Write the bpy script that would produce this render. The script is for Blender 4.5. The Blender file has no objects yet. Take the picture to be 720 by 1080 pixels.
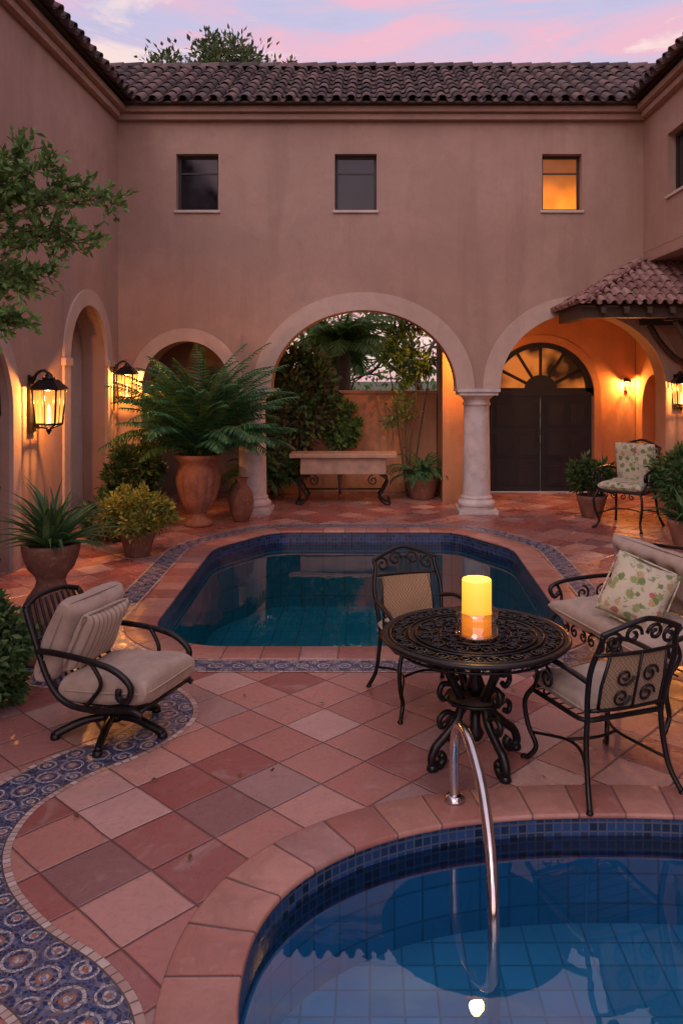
import bpy, math, random
from mathutils import Vector, Matrix, noise, geometry
R = random.Random(11)
sc = bpy.context.scene
col = sc.collection
pi = math.pi
rad = math.radians

# ------------------------------------------------------------------ nodes
class NT:
    def __init__(s, tree): s.t = tree
    def n(s, typ, ins=None, **kw):
        nd = s.t.nodes.new(typ)
        for k, v in kw.items(): setattr(nd, k, v)
        for k, v in (ins or {}).items():
            if isinstance(v, bpy.types.NodeSocket): s.t.links.new(v, nd.inputs[k])
            else: nd.inputs[k].default_value = v
        return nd
    def m(s, op, a, b=None, c=None, clamp=False):
        ins = {0: a}
        if b is not None: ins[1] = b
        if c is not None: ins[2] = c
        return s.n('ShaderNodeMath', ins, operation=op, use_clamp=clamp).outputs[0]
    def mix(s, f, a, b, mode='MIX'):
        fx = lambda v: (*v, 1) if isinstance(v, tuple) and len(v) == 3 else v
        return s.n('ShaderNodeMixRGB', {0: f, 1: fx(a), 2: fx(b)}, blend_type=mode).outputs[0]
    def ramp(s, f, stops, interp='LINEAR'):
        nd = s.n('ShaderNodeValToRGB', {0: f}); cr = nd.color_ramp; cr.interpolation = interp
        while len(cr.elements) < len(stops): cr.elements.new(0.5)
        for e, (p, c) in zip(cr.elements, stops):
            e.position = p
            e.color = (*c, 1) if isinstance(c, tuple) else (c, c, c, 1)
        return nd.outputs[0]
    def noise(s, vec, scale, detail=3, rough=.55, dist=0):
        return s.n('ShaderNodeTexNoise', {'Vector': vec, 'Scale': scale, 'Detail': detail, 'Roughness': rough, 'Distortion': dist}).outputs[0]
    def rng(s, f, a, b, c=0., d=1.):
        return s.n('ShaderNodeMapRange', {0: f, 1: a, 2: b, 3: c, 4: d}).outputs[0]
    def obj(s): return s.n('ShaderNodeTexCoord').outputs['Object']
    def uv(s): return s.n('ShaderNodeTexCoord').outputs['UV']
    def bump(s, h, st=.3, d=.02): return s.n('ShaderNodeBump', {'Height': h, 'Strength': st, 'Distance': d}).outputs[0]

def newmat(name):
    m = bpy.data.materials.new(name); m.use_nodes = True
    g = NT(m.node_tree); b = m.node_tree.nodes['Principled BSDF']
    return m, g, b
def setb(g, b, **kw):
    names = {'col': 'Base Color', 'rough': 'Roughness', 'nor': 'Normal', 'metal': 'Metallic', 'spec': 'Specular IOR Level',
             'emc': 'Emission Color', 'ems': 'Emission Strength', 'alpha': 'Alpha', 'coat': 'Coat Weight', 'sheen': 'Sheen Weight', 'trans': 'Transmission Weight'}
    for k, v in kw.items():
        s = b.inputs[names[k]]
        if isinstance(v, bpy.types.NodeSocket): g.t.links.new(v, s)
        elif isinstance(v, tuple): s.default_value = (*v, 1)
        else: s.default_value = v

def plaster(name, c, var=.25, stain=True):
    m, g, b = newmat(name); o = g.obj()
    n1 = g.noise(o, .55, 5, .6, .4); n2 = g.noise(o, 4, 5, .68, .6)
    dark = tuple(x * (1 - var) for x in c); lite = tuple(min(1, x * (1 + var * .8)) for x in c)
    cc = g.mix(g.rng(n1, .3, .7), dark, lite)
    cc = g.mix(g.rng(n2, .35, .75, 0, .6), cc, tuple(x * .76 for x in c))
    if stain:
        st = g.noise(g.n('ShaderNodeMapping', {0: o, 3: (2.2, 2.2, .25)}).outputs[0], 1.2, 4, .6)
        cc = g.mix(g.rng(st, .5, .75, 0, .5), cc, (c[0] * .62, c[1] * .6, c[2] * .6))
        zz = g.n('ShaderNodeSeparateXYZ', {0: o}).outputs[2]
        foot_dark = g.m('MULTIPLY', g.rng(zz, 0., .55, 1., 0.), g.rng(n2, .3, .6, .2, .8))  # mottled mask, darker towards the foot of the wall
        cc = g.mix(foot_dark, cc, (c[0] * .5, c[1] * .46, c[2] * .44))
    setb(g, b, col=cc, rough=.9, nor=g.bump(g.noise(o, 22, 5, .7), .35, .014), spec=.25)
    return m
def simple(name, c, rough=.5, metal=0., nscale=8, var=.3, bump=.2, spec=.5, bd=.005, coat=0.):
    m, g, b = newmat(name); o = g.obj(); n = g.noise(o, nscale, 4, .6)
    cc = g.mix(g.rng(n, .3, .7), tuple(x * (1 - var) for x in c), tuple(min(1, x * (1 + var)) for x in c))
    setb(g, b, col=cc, rough=g.rng(n, .3, .7, max(.02, rough - .1), min(1, rough + .12)), metal=metal, spec=spec, coat=coat)
    if bump > .1: setb(g, b, nor=g.bump(g.noise(o, nscale * 6, 3), bump, bd))
    return m
def emis(name, c, s, nscale=3, var=.3):
    m, g, b = newmat(name); o = g.obj()
    n = g.rng(g.noise(o, nscale, 2), .3, .7, s * (1 - var), s * (1 + var))
    setb(g, b, col=(.3, .15, .05), emc=c, ems=n, rough=.4)
    return m
def isl(g): return g.n('ShaderNodeNewGeometry').outputs['Random Per Island']
def leafm(name, stops, rough=.5, trans=.3, k=1.0):
    m, g, b = newmat(name)
    stops = [(p, tuple(x * k for x in c)) for p, c in stops]
    c = g.ramp(isl(g), stops)
    n = g.noise(g.obj(), 1.6, 1)
    c = g.mix(g.rng(n, .35, .65, 0, .5), c, g.mix(.5, c, (.01, .02, .008)))
    setb(g, b, col=c, rough=rough, spec=.4)
    tr = g.n('ShaderNodeBsdfTranslucent', {0: c}).outputs[0]
    ms = g.n('ShaderNodeMixShader', {0: trans, 1: b.outputs[0], 2: tr}).outputs[0]
    g.t.links.new(ms, g.t.nodes['Material Output'].inputs[0])
    return m

M_wall = plaster('facade_plaster', (.365, .245, .192), .18)
M_wallL = plaster('side_plaster', (.375, .247, .19), .18)
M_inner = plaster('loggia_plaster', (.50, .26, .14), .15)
M_trim = plaster('arch_trim_plaster', (.46, .35, .29), .12)
M_cream = plaster('cream_stone', (.52, .44, .38), .15)
M_colm = simple('column_stone', (.50, .45, .44), .75, nscale=5, var=.18, bump=.4, bd=.012, spec=.3)
M_iron = simple('black_iron', (.012, .011, .012), .36, metal=.4, nscale=30, var=.4, bump=.0, bd=.002)
M_wood = simple('dark_wood', (.05, .028, .018), .6, nscale=12, var=.4)
M_chrome = simple('brushed_steel', (.62, .60, .60), .18, metal=1., nscale=20, var=.08, bump=.0)
M_navy = simple('door_paint', (.008, .011, .018), .5, nscale=10, var=.3)
M_dark = simple('dark_interior', (.012, .009, .008), .8)
M_soil = simple('soil', (.035, .022, .015), .95, nscale=30)
M_bark = simple('bark', (.10, .07, .05), .9, nscale=20, var=.4, bump=.6, bd=.01)
M_stoneT = simple('tan_stone', (.40, .25, .17), .6, nscale=6, var=.25)
M_frame = simple('window_frame', (.02, .015, .013), .5)

def terracotta(name, c):
    m, g, b = newmat(name); o = g.obj(); n = g.noise(o, 5, 5, .65, .5); n2 = g.noise(o, 25, 4)
    cc = g.mix(g.rng(n, .3, .7), tuple(x * .55 for x in c), c)
    cc = g.mix(g.rng(n2, .55, .75, 0, .4), cc, (.40, .30, .24))
    setb(g, b, col=cc, rough=.8, nor=g.bump(n2, .4, .012), spec=.3); return m
M_terra = terracotta('terracotta', (.31, .14, .095))
M_terraD = terracotta('dark_terracotta', (.22, .10, .07))

def tile_roof(name, stops, dirt):
    m, g, b = newmat(name); r = isl(g); o = g.obj()
    c = g.ramp(r, stops)
    n = g.noise(o, 9, 4, .65)
    c = g.mix(g.rng(n, .5, .75, 0, .6), c, dirt)
    setb(g, b, col=c, rough=.7, spec=.4); return m
M_roof = tile_roof('barrel_roof_tile', [(0, (.035, .024, .026)), (.3, (.062, .042, .042)), (.6, (.09, .06, .056)), (.85, (.14, .085, .075)), (1, (.08, .07, .07))], (.035, .030, .03))
M_roof2 = tile_roof('porch_roof_tile', [(0, (.15, .075, .065)), (.5, (.25, .13, .11)), (1, (.34, .21, .18))], (.10, .07, .065))

TILE_STOPS = [(0, (.27, .082, .070)), (.14, (.40, .165, .135)), (.30, (.50, .27, .225)), (.42, (.31, .105, .09)), (.54, (.34, .205, .19)), (.62, (.45, .205, .165)), (.78, (.24, .118, .112)), (.88, (.54, .33, .285))]
def floor_mat():
    m, g, b = newmat('terracotta_floor_tiles'); o = g.obj()
    wob = g.n('ShaderNodeTexNoise', {'Vector': o, 'Scale': 4., 'Detail': 1.})
    off = g.n('ShaderNodeVectorMath', {0: wob.outputs['Color'], 1: (.012, .012, 0)}, operation='MULTIPLY').outputs[0]
    p = g.n('ShaderNodeVectorMath', {0: o, 1: off}, operation='ADD').outputs[0]
    mp = g.n('ShaderNodeMapping', {0: p, 1: (.13, .31, 0), 2: (0, 0, rad(43)), 3: (1 / .345, 1 / .345, 1)}).outputs[0]
    sx = g.n('ShaderNodeSeparateXYZ', {0: mp})
    fx = g.m('FLOOR', sx.outputs[0]); fy = g.m('FLOOR', sx.outputs[1])
    wn = g.n('ShaderNodeTexWhiteNoise', {0: g.n('ShaderNodeCombineXYZ', {0: fx, 1: fy}).outputs[0]}, noise_dimensions='2D')
    c = g.ramp(wn.outputs[0], TILE_STOPS, 'CONSTANT')
    n1 = g.noise(g.n('ShaderNodeVectorMath', {0: o, 1: wn.outputs[1]}, operation='ADD').outputs[0], 3.6, 6, .7, 1.0)
    n2 = g.noise(o, 28, 4, .65)
    c = g.mix(g.rng(n1, .35, .7, 0, .7), c, g.mix(.5, c, (.26, .13, .11)))
    c = g.mix(g.rng(n1, .56, .76, 0, .5), c, (.46, .33, .30))
    c = g.mix(g.rng(n2, .52, .8, 0, .45), c, (.12, .06, .05))
    c = g.mix(g.rng(g.noise(o, .5, 3), .42, .68, 0, .3), c, (.19, .095, .085))
    ex = g.m('PINGPONG', sx.outputs[0], .5); ey = g.m('PINGPONG', sx.outputs[1], .5)
    d = g.m('MINIMUM', ex, ey)
    gr = g.rng(d, .006, .016)
    c = g.mix(gr, (.10, .062, .054), c)
    tilt = g.m('MULTIPLY', g.m('SUBTRACT', wn.outputs[0], .5), g.m('SUBTRACT', g.m('FRACT', sx.outputs[0]), .5))
    h = g.m('ADD', g.m('ADD', g.rng(d, .004, .03), g.m('MULTIPLY', n1, .9)), g.m('MULTIPLY', tilt, 1.8))
    setb(g, b, col=c, rough=g.rng(n1, .3, .7, .18, .45), nor=g.bump(h, .5, .009), spec=.6)
    return m
M_floor = floor_mat()
def coping_mat(name, L):
    m, g, b = newmat(name); uv = g.uv(); o = g.obj()
    s = g.n('ShaderNodeSeparateXYZ', {0: uv}); u = g.m('DIVIDE', s.outputs[0], L)
    wn = g.n('ShaderNodeTexWhiteNoise', {1: g.m('FLOOR', u)}, noise_dimensions='1D').outputs[0]
    c = g.ramp(wn, [(0, (.37, .16, .125)), (.2, (.45, .23, .18)), (.45, (.31, .125, .10)), (.65, (.41, .20, .155)), (.85, (.35, .19, .165))], 'CONSTANT')
    n = g.noise(o, 5, 6, .68, .8); c = g.mix(g.rng(n, .4, .75, 0, .7), c, (.22, .10, .08))
    c = g.mix(g.rng(g.noise(o, 22, 4), .55, .8, 0, .45), c, (.44, .31, .26))
    d = g.m('PINGPONG', u, .5); c = g.mix(g.rng(d, .012, .025), (.13, .08, .07), c)
    h = g.m('ADD', g.rng(d, .005, .04), g.m('MULTIPLY', n, .7))
    setb(g, b, col=c, rough=g.rng(n, .3, .7, .24, .48), nor=g.bump(h, .45, .008)); return m
M_cop = coping_mat('coping_tile', .30)
M_cop2 = coping_mat('spa_coping_tile', .235)
def mosaic_mat(name, W, per, vs=34., lt=0.):
    m, g, b = newmat(name); s = g.n('ShaderNodeSeparateXYZ', {0: g.uv()}); u = s.outputs[0]; v = s.outputs[1]
    vw = g.m('MULTIPLY', g.m('SUBTRACT', v, .5), W)
    p = g.n('ShaderNodeCombineXYZ', {0: u, 1: vw}).outputs[0]
    vo = g.n('ShaderNodeTexVoronoi', {'Vector': p, 'Scale': vs}); ve = g.n('ShaderNodeTexVoronoi', {'Vector': p, 'Scale': vs}, feature='DISTANCE_TO_EDGE')
    fu = g.m('MULTIPLY', g.m('SUBTRACT', g.m('FRACT', g.m('DIVIDE', u, per)), .5), per)
    d = g.m('POWER', g.m('ADD', g.m('MULTIPLY', fu, fu), g.m('MULTIPLY', vw, vw)), .5)
    dn = g.m('DIVIDE', d, W * .5)
    fu2 = g.m('MULTIPLY', g.m('SUBTRACT', g.m('FRACT', g.m('ADD', g.m('DIVIDE', u, per), .5)), .5), per)
    va = g.m('SUBTRACT', g.m('ABSOLUTE', vw), W * .30)
    d2 = g.m('DIVIDE', g.m('POWER', g.m('ADD', g.m('MULTIPLY', fu2, fu2), g.m('MULTIPLY', va, va)), .5), W * .5)
    navy = (.010, .026, .10); blue = (.022, .06, .19); white = (.45, .43, .43); rust = (.36, .13, .08)
    c = g.ramp(dn, [(0, white), (.09, rust), (.16, navy), (.26, white), (.33 + lt, navy), (.43 + lt, blue), (.50 + lt, navy)], 'CONSTANT')
    c2 = g.ramp(d2, [(0, rust), (.07, white), (.12 + lt, navy), (.21 + lt, white), (.26 + lt, navy)], 'CONSTANT')
    c = g.mix(g.m('LESS_THAN', d2, .27 + lt), c, c2)
    rnd = g.n('ShaderNodeSeparateXYZ', {0: vo.outputs['Color']})
    c = g.mix(g.m('MULTIPLY', g.m('GREATER_THAN', rnd.outputs[0], .74), .6), c, g.mix(rnd.outputs[1], (.03, .08, .24), (.42, .39, .38)))
    c = g.mix(g.rng(ve.outputs[0], .03, .10), (.13, .11, .12), c)
    av = g.m('ABSOLUTE', g.m('SUBTRACT', v, .5))
    bu = g.m('DIVIDE', u, .045)
    wn = g.n('ShaderNodeTexWhiteNoise', {1: g.m('FLOOR', bu)}, noise_dimensions='1D').outputs[0]
    bc = g.ramp(wn, [(0, (.46, .34, .29)), (.4, (.38, .25, .21)), (.7, (.54, .46, .42))], 'CONSTANT')
    bc = g.mix(g.rng(g.m('PINGPONG', bu, .5), .04, .09), (.12, .085, .075), bc)
    isb = g.m('GREATER_THAN', av, .41)
    c = g.mix(isb, c, bc)
    ln = g.m('MULTIPLY', g.m('GREATER_THAN', av, .395), g.m('LESS_THAN', av, .415)); c = g.mix(ln, c, (.08, .06, .055))
    n = g.noise(p, 9, 4); c = g.mix(g.rng(n, .5, .8, 0, .5), c, (.16, .11, .10))
    setb(g, b, col=c, rough=g.rng(n, .3, .7, .22, .45)); return m
M_mos = mosaic_mat('mosaic_band', .38, .16, 52.)
M_mos2 = mosaic_mat('pool_mosaic_band', .26, .16, 46., .03)

def basin_mat(name, base, vary, ts, band, zband):
    m, g, b = newmat(name); o = g.obj(); s = g.n('ShaderNodeSeparateXYZ', {0: o})
    geo = g.n('ShaderNodeNewGeometry'); nz = g.m('ABSOLUTE', g.n('ShaderNodeSeparateXYZ', {0: geo.outputs['Normal']}).outputs[2])
    uvs = g.n('ShaderNodeSeparateXYZ', {0: g.uv()})
    flat = g.m('GREATER_THAN', nz, .5)
    a = g.n('ShaderNodeMix', {0: flat, 2: uvs.outputs[0], 3: s.outputs[0]}).outputs[0]
    c_ = g.n('ShaderNodeMix', {0: flat, 2: s.outputs[2], 3: s.outputs[1]}).outputs[0]
    def grid(t):
        A = g.m('DIVIDE', a, t); C = g.m('DIVIDE', c_, t)
        wn = g.n('ShaderNodeTexWhiteNoise', {0: g.n('ShaderNodeCombineXYZ', {0: g.m('FLOOR', A), 1: g.m('FLOOR', C)}).outputs[0]}, noise_dimensions='2D').outputs[0]
        return wn, g.m('MINIMUM', g.m('PINGPONG', A, .5), g.m('PINGPONG', C, .5))
    wn, d = grid(ts); wb, db = grid(.045)
    lo = tuple(x * (1 - vary) for x in base); hi = tuple(x * (1 + vary) for x in base)
    c = g.mix(wn, lo, hi)
    c = g.mix(g.rng(d, .025, .05), tuple(x * .62 for x in base), c)
    c = g.mix(g.rng(g.noise(o, 1.3, 3), .35, .65, 0, .4), c, tuple(x * .65 for x in base))
    inb = g.m('MULTIPLY', g.m('GREATER_THAN', s.outputs[2], zband), g.m('SUBTRACT', 1., flat))
    bc = g.mix(wb, tuple(x * .4 for x in band), tuple(x * 2. for x in band)); bc = g.mix(g.rng(db, .05, .12), (.07, .08, .11), bc)
    c = g.mix(inb, c, bc)
    setb(g, b, col=c, rough=.25); return m
M_basin = basin_mat('pool_basin_tile', (.028, .225, .285), .08, .30, (.012, .030, .10), -.26)
M_basin2 = basin_mat('spa_basin_tile', (.085, .40, .62), .12, .15, (.010, .028, .085), -.22)

def water(name, tint, bstr, bsc, ior):
    m, g, b = newmat(name); o = g.obj()
    n = g.noise(o, bsc, 3, .5, .3)
    nor = g.bump(n, bstr, .02)
    fr = g.n('ShaderNodeFresnel', {'IOR': ior, 'Normal': nor}).outputs[0]
    gl = g.n('ShaderNodeBsdfGlossy', {'Color': (1, 1, 1, 1), 'Roughness': .012, 'Normal': nor}).outputs[0]
    tr = g.n('ShaderNodeBsdfTransparent', {0: (*tint, 1)}).outputs[0]
    ms = g.n('ShaderNodeMixShader', {0: fr, 1: tr, 2: gl}).outputs[0]
    g.t.links.new(ms, g.t.nodes['Material Output'].inputs[0]); return m
M_water = water('pool_water', (.56, .90, .95), .09, 2.2, 1.42)
M_water2 = water('spa_water', (.72, .90, .98), .05, 3.0, 1.62)
def glassy(name, tint, refl=.12):
    m, g, b = newmat(name)
    lw = g.n('ShaderNodeLayerWeight', {0: .3}).outputs[1]
    gl = g.n('ShaderNodeBsdfGlossy', {'Color': (1, 1, 1, 1), 'Roughness': .03}).outputs[0]
    tr = g.n('ShaderNodeBsdfTransparent', {0: (*tint, 1)}).outputs[0]
    ms = g.n('ShaderNodeMixShader', {0: g.m('ADD', g.m('MULTIPLY', lw, .6), refl * .4), 1: tr, 2: gl}).outputs[0]
    g.t.links.new(ms, g.t.nodes['Material Output'].inputs[0]); return m
M_glass = glassy('clear_glass', (.92, .86, .8), .3)
M_wglass = simple('window_glass', (.010, .010, .014), .08, nscale=2, bump=.02)
def lantern_glass():
    m, g, b = newmat('lantern_glass'); o = g.obj(); z = g.n('ShaderNodeSeparateXYZ', {0: o}).outputs[2]
    s = g.rng(z, -.16, .14, 4.2, 1.1)
    em = g.n('ShaderNodeEmission', {0: (1, .40, .09, 1), 1: s}).outputs[0]
    tr = g.n('ShaderNodeBsdfTransparent', {0: (1, .86, .66, 1)}).outputs[0]
    ms = g.n('ShaderNodeMixShader', {0: .3, 1: tr, 2: em}).outputs[0]
    g.t.links.new(ms, g.t.nodes['Material Output'].inputs[0]); return m
M_lglass = lantern_glass()
M_flame = emis('flame', (1, .62, .22), 9)
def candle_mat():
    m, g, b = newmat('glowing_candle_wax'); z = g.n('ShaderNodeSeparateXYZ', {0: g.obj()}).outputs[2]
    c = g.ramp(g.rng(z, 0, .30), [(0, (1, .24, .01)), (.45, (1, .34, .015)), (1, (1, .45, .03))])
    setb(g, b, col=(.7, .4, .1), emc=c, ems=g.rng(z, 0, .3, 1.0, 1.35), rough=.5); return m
M_candle = candle_mat()
def litwin():
    m, g, b = newmat('lit_window_glow'); o = g.obj(); s = g.n('ShaderNodeSeparateXYZ', {0: o})
    n = g.noise(o, 2.5, 2)
    e = g.m('MULTIPLY', g.rng(s.outputs[2], 4.8, 5.45, 1.7, .22), g.rng(n, .3, .7, .7, 1.2))
    setb(g, b, col=(.1, .04, .01), emc=(1, .23, .015), ems=e, rough=.3); return m
M_lit = litwin()
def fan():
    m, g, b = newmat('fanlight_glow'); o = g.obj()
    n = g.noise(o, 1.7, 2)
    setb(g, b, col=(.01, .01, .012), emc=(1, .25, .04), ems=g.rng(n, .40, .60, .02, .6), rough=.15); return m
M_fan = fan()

def fabric(name, c1, c2, kind):
    m, g, b = newmat(name); o = g.obj()
    if kind == 'stripe':
        x = g.n('ShaderNodeSeparateXYZ', {0: g.n('ShaderNodeTexCoord').outputs['UV']}).outputs[0]
        f = g.rng(g.m('PINGPONG', g.m('MULTIPLY', x, 22.), .5), .10, .16)
        c = g.mix(f, c1, c2)
    elif kind == 'floral':
        v = g.n('ShaderNodeTexVoronoi', {'Vector': o, 'Scale': 15., 'Randomness': .9}); n = g.noise(o, 22, 4, .6, 1.5)
        dd = g.m('ADD', v.outputs['Distance'], g.m('MULTIPLY', g.m('SUBTRACT', n, .5), .7))
        rc = g.n('ShaderNodeSeparateXYZ', {0: v.outputs['Color']})
        pc = g.ramp(rc.outputs[0], [(0, (.13, .20, .07)), (.4, (.24, .28, .11)), (.72, (.34, .12, .10)), (.85, (.42, .29, .15))], 'CONSTANT')
        c = g.mix(g.rng(dd, .36, .44), pc, c1)
        n3 = g.noise(o, 15, 3, .6, 2.); c = g.mix(g.m('MULTIPLY', g.rng(n3, .57, .62), .7), c, c2)
    elif kind == 'weave':
        ch = g.n('ShaderNodeTexChecker', {0: o, 3: 90.}).outputs[1]; c = g.mix(ch, c1, c2)
    else:
        c = g.mix(g.rng(g.noise(o, 14, 3), .3, .7), c1, c2)
    c = g.mix(g.rng(g.noise(o, 4, 3), .4, .7, 0, .3), c, tuple(x * .55 for x in c1))
    setb(g, b, col=c, rough=.92, nor=g.bump(g.noise(o, 70, 3, .7), .35, .004), spec=.2, sheen=.2); return m
M_fab = fabric('beige_fabric', (.33, .25, .20), (.40, .32, .26), 'plain')
M_fstripe = fabric('striped_fabric', (.24, .175, .13), (.43, .35, .28), 'stripe')
M_floral = fabric('floral_fabric', (.50, .46, .35), (.15, .20, .08), 'floral')
M_weave = fabric('woven_backing', (.20, .125, .075), (.33, .23, .14), 'weave')

L_fern = leafm('fern_leaf', [(0, (.02, .085, .035)), (.5, (.045, .16, .06)), (1, (.10, .26, .08))], k=1.15)
L_dark = leafm('dark_leaf', [(0, (.02, .05, .018)), (.6, (.045, .10, .03)), (1, (.09, .16, .045))], k=1.2)
L_red = leafm('burgundy_leaf', [(0, (.03, .045, .02)), (.35, (.09, .05, .04)), (.55, (.05, .12, .04)), (1, (.10, .20, .06))], k=1.4)
L_yel = leafm('yellow_green_leaf', [(0, (.09, .15, .03)), (.6, (.26, .30, .05)), (1, (.45, .42, .08))])
L_yuc = leafm('yucca_leaf', [(0, (.03, .08, .028)), (.6, (.07, .16, .05)), (1, (.15, .23, .08))], k=1.1)
L_lite = leafm('bright_leaf', [(0, (.07, .16, .04)), (.6, (.13, .27, .07)), (1, (.22, .36, .11))])
L_gard = leafm('garden_leaf', [(0, (.10, .22, .05)), (.6, (.20, .38, .10)), (1, (.32, .50, .16))], trans=.45)
L_tree = leafm('tree_leaf', [(0, (.04, .075, .025)), (.6, (.08, .125, .04)), (1, (.14, .18, .06))])

# ------------------------------------------------------------------ mesh builder
class MB:
    def __init__(s): s.v = []; s.f = []; s.mi = []; s.sm = []; s.uv = []
    def add(s, vs, fs, mi=0, sm=False, M=None, uv=None):
        b = len(s.v)
        for p in vs:
            p = Vector(p); s.v.append(M @ p if M is not None else p)
        for k, f in enumerate(fs):
            s.f.append([b + i for i in f]); s.mi.append(mi); s.sm.append(sm)
            s.uv.append([uv[i] for i in f] if uv else [(0, 0)] * len(f))
    def box(s, x0, x1, y0, y1, z0, z1, mi=0, M=None):
        vs = [(x, y, z) for z in (z0, z1) for y in (y0, y1) for x in (x0, x1)]
        s.add(vs, [(0, 2, 3, 1), (4, 5, 7, 6), (0, 1, 5, 4), (2, 6, 7, 3), (0, 4, 6, 2), (1, 3, 7, 5)], mi, False, M)
    def tube(s, pts, r, seg=8, mi=0, M=None, closed=False, radii=None):
        pts = [Vector(p) for p in pts]; n = len(pts)
        if n < 2: return
        tan = []
        for i in range(n):
            a = pts[(i - 1) % n] if (i > 0 or closed) else pts[i]
            c = pts[(i + 1) % n] if (i < n - 1 or closed) else pts[i]
            t = c - a; tan.append(t.normalized() if t.length > 1e-9 else Vector((0, 0, 1)))
        up = Vector((0, 0, 1)) if abs(tan[0].z) < .9 else Vector((1, 0, 0))
        nrm = (up - tan[0] * up.dot(tan[0])).normalized()
        vs = []
        for i in range(n):
            nrm = nrm - tan[i] * nrm.dot(tan[i])
            nrm = nrm.normalized() if nrm.length > 1e-6 else tan[i].orthogonal().normalized()
            bi = tan[i].cross(nrm); rr = radii[i] if radii else r
            for k in range(seg):
                a = 2 * pi * k / seg; vs.append(pts[i] + (nrm * math.cos(a) + bi * math.sin(a)) * rr)
        fs = []
        for i in range(n if closed else n - 1):
            j = (i + 1) % n
            for k in range(seg):
                l = (k + 1) % seg; fs.append((i * seg + k, i * seg + l, j * seg + l, j * seg + k))
        if not closed: fs.append(tuple(reversed(range(seg)))); fs.append(tuple((n - 1) * seg + k for k in range(seg)))
        s.add(vs, fs, mi, True, M)
    def lathe(s, prof, seg=32, mi=0, M=None, flute=None):
        vs = []; n = len(prof)
        for i, (r, z) in enumerate(prof):
            for k in range(seg):
                a = 2 * pi * k / seg; rr = r
                if flute: rr = r * (1 + flute(z) * (abs(math.sin(a * 7)) - .5))
                vs.append((rr * math.cos(a), rr * math.sin(a), z))
        fs = [(i * seg + k, i * seg + (k + 1) % seg, (i + 1) * seg + (k + 1) % seg, (i + 1) * seg + k) for i in range(n - 1) for k in range(seg)]
        fs.append(tuple(reversed(range(seg)))); fs.append(tuple((n - 1) * seg + k for k in range(seg)))
        s.add(vs, fs, mi, True, M)
    def sweep(s, pts, prof, closed=True, mi=0, M=None, sm=False, flip=False):
        n = len(pts); P = [Vector(p) for p in pts]; nr = []; L = [0]
        for i in range(n):
            a = P[(i - 1) % n] if (i > 0 or closed) else P[i]; c = P[(i + 1) % n] if (i < n - 1 or closed) else P[i]
            t = (c - a).normalized(); nr.append(Vector((t.y, -t.x)))
            L.append(L[-1] + (P[(i + 1) % n] - P[i]).length)
        k = len(prof); pl = [0]
        for j in range(1, k): pl.append(pl[-1] + math.dist(prof[j], prof[j - 1]))
        vs = []; uv = []
        for i in range(n + 1 if closed else n):
            q = P[i % n]; m_ = nr[i % n]
            for j, (o, z) in enumerate(prof):
                vs.append((q.x + m_.x * o, q.y + m_.y * o, z)); uv.append((L[i], pl[j] / pl[-1] if k == 2 else pl[j]))
        fs = [(i * k + j, (i + 1) * k + j, (i + 1) * k + j + 1, i * k + j + 1) for i in range(n if closed else n - 1) for j in range(k - 1)]
        if flip: fs = [tuple(reversed(f)) for f in fs]
        s.add(vs, fs, mi, sm, M, uv)
    def plate(s, outer, holes, t, M=None, mi=0):
        loops = [outer] + list(holes); flat = [p for l in loops for p in l]; n = len(flat)
        tris = geometry.tessellate_polygon([[Vector((p[0], p[1], 0)) for p in l] for l in loops])
        fs = []
        for a, b, c in tris:
            A, B, C = flat[a], flat[b], flat[c]
            ar = (B[0] - A[0]) * (C[1] - A[1]) - (B[1] - A[1]) * (C[0] - A[0])
            if abs(ar) < 1e-10: continue
            if ar < 0: b, c = c, b
            fs.append((a, b, c))
            if t > 0: fs.append((a + n, c + n, b + n))
        vs = [(p[0], p[1], t / 2) for p in flat]
        if t > 0:
            vs += [(p[0], p[1], -t / 2) for p in flat]; o = 0
            for li, l in enumerate(loops):
                m_ = len(l)
                ar = sum(l[i][0] * l[(i + 1) % m_][1] - l[(i + 1) % m_][0] * l[i][1] for i in range(m_))
                fl = (ar > 0) != (li > 0)
                for i in range(m_):
                    j = (i + 1) % m_; q = (o + i, o + i + n, o + j + n, o + j)
                    fs.append(q if fl else tuple(reversed(q)))
                o += m_
        s.add(vs, fs, mi, False, M)
    def cushion(s, w, d, h, M=None, mi=0, n=26, tuft=None, p=8, q=.4, pipe=.006, seed=0, pinch=.04, pmi=None):
        vs = []; uv = []
        for side in (1, -1):
            for i in range(n + 1):
                for j in range(n + 1):
                    u = math.sin((2 * i / n - 1) * pi / 2); v = math.sin((2 * j / n - 1) * pi / 2)
                    z = h / 2 * max(0, (1 - abs(u) ** p) * (1 - abs(v) ** p)) ** q
                    x = w / 2 * u * (1 - pinch * (1 - abs(v)) * abs(u)); y = d / 2 * v * (1 - pinch * (1 - abs(u)) * abs(v))
                    if tuft:
                        for a in range(tuft[0]):
                            for b in range(tuft[1]):
                                tx = ((a + .5) / tuft[0] - .5) * w; ty = ((b + .5) / tuft[1] - .5) * d
                                z -= .4 * h * math.exp(-((x - tx) ** 2 + (y - ty) ** 2) / .0022) * (z > 0.01)
                    z += .018 * noise.noise(Vector((x * 6 + seed, y * 6, side))) * (1 if z > .01 else 0)
                    vs.append((x, y, z * side)); uv.append((x, y))
        N = n + 1; fs = []
        for sd in (0, 1):
            for i in range(n):
                for j in range(n):
                    a = sd * N * N + i * N + j; f = (a, a + N, a + N + 1, a + 1); fs.append(f if sd == 0 else f[::-1])
        s.add(vs, fs, mi, True, M, uv)
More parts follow.
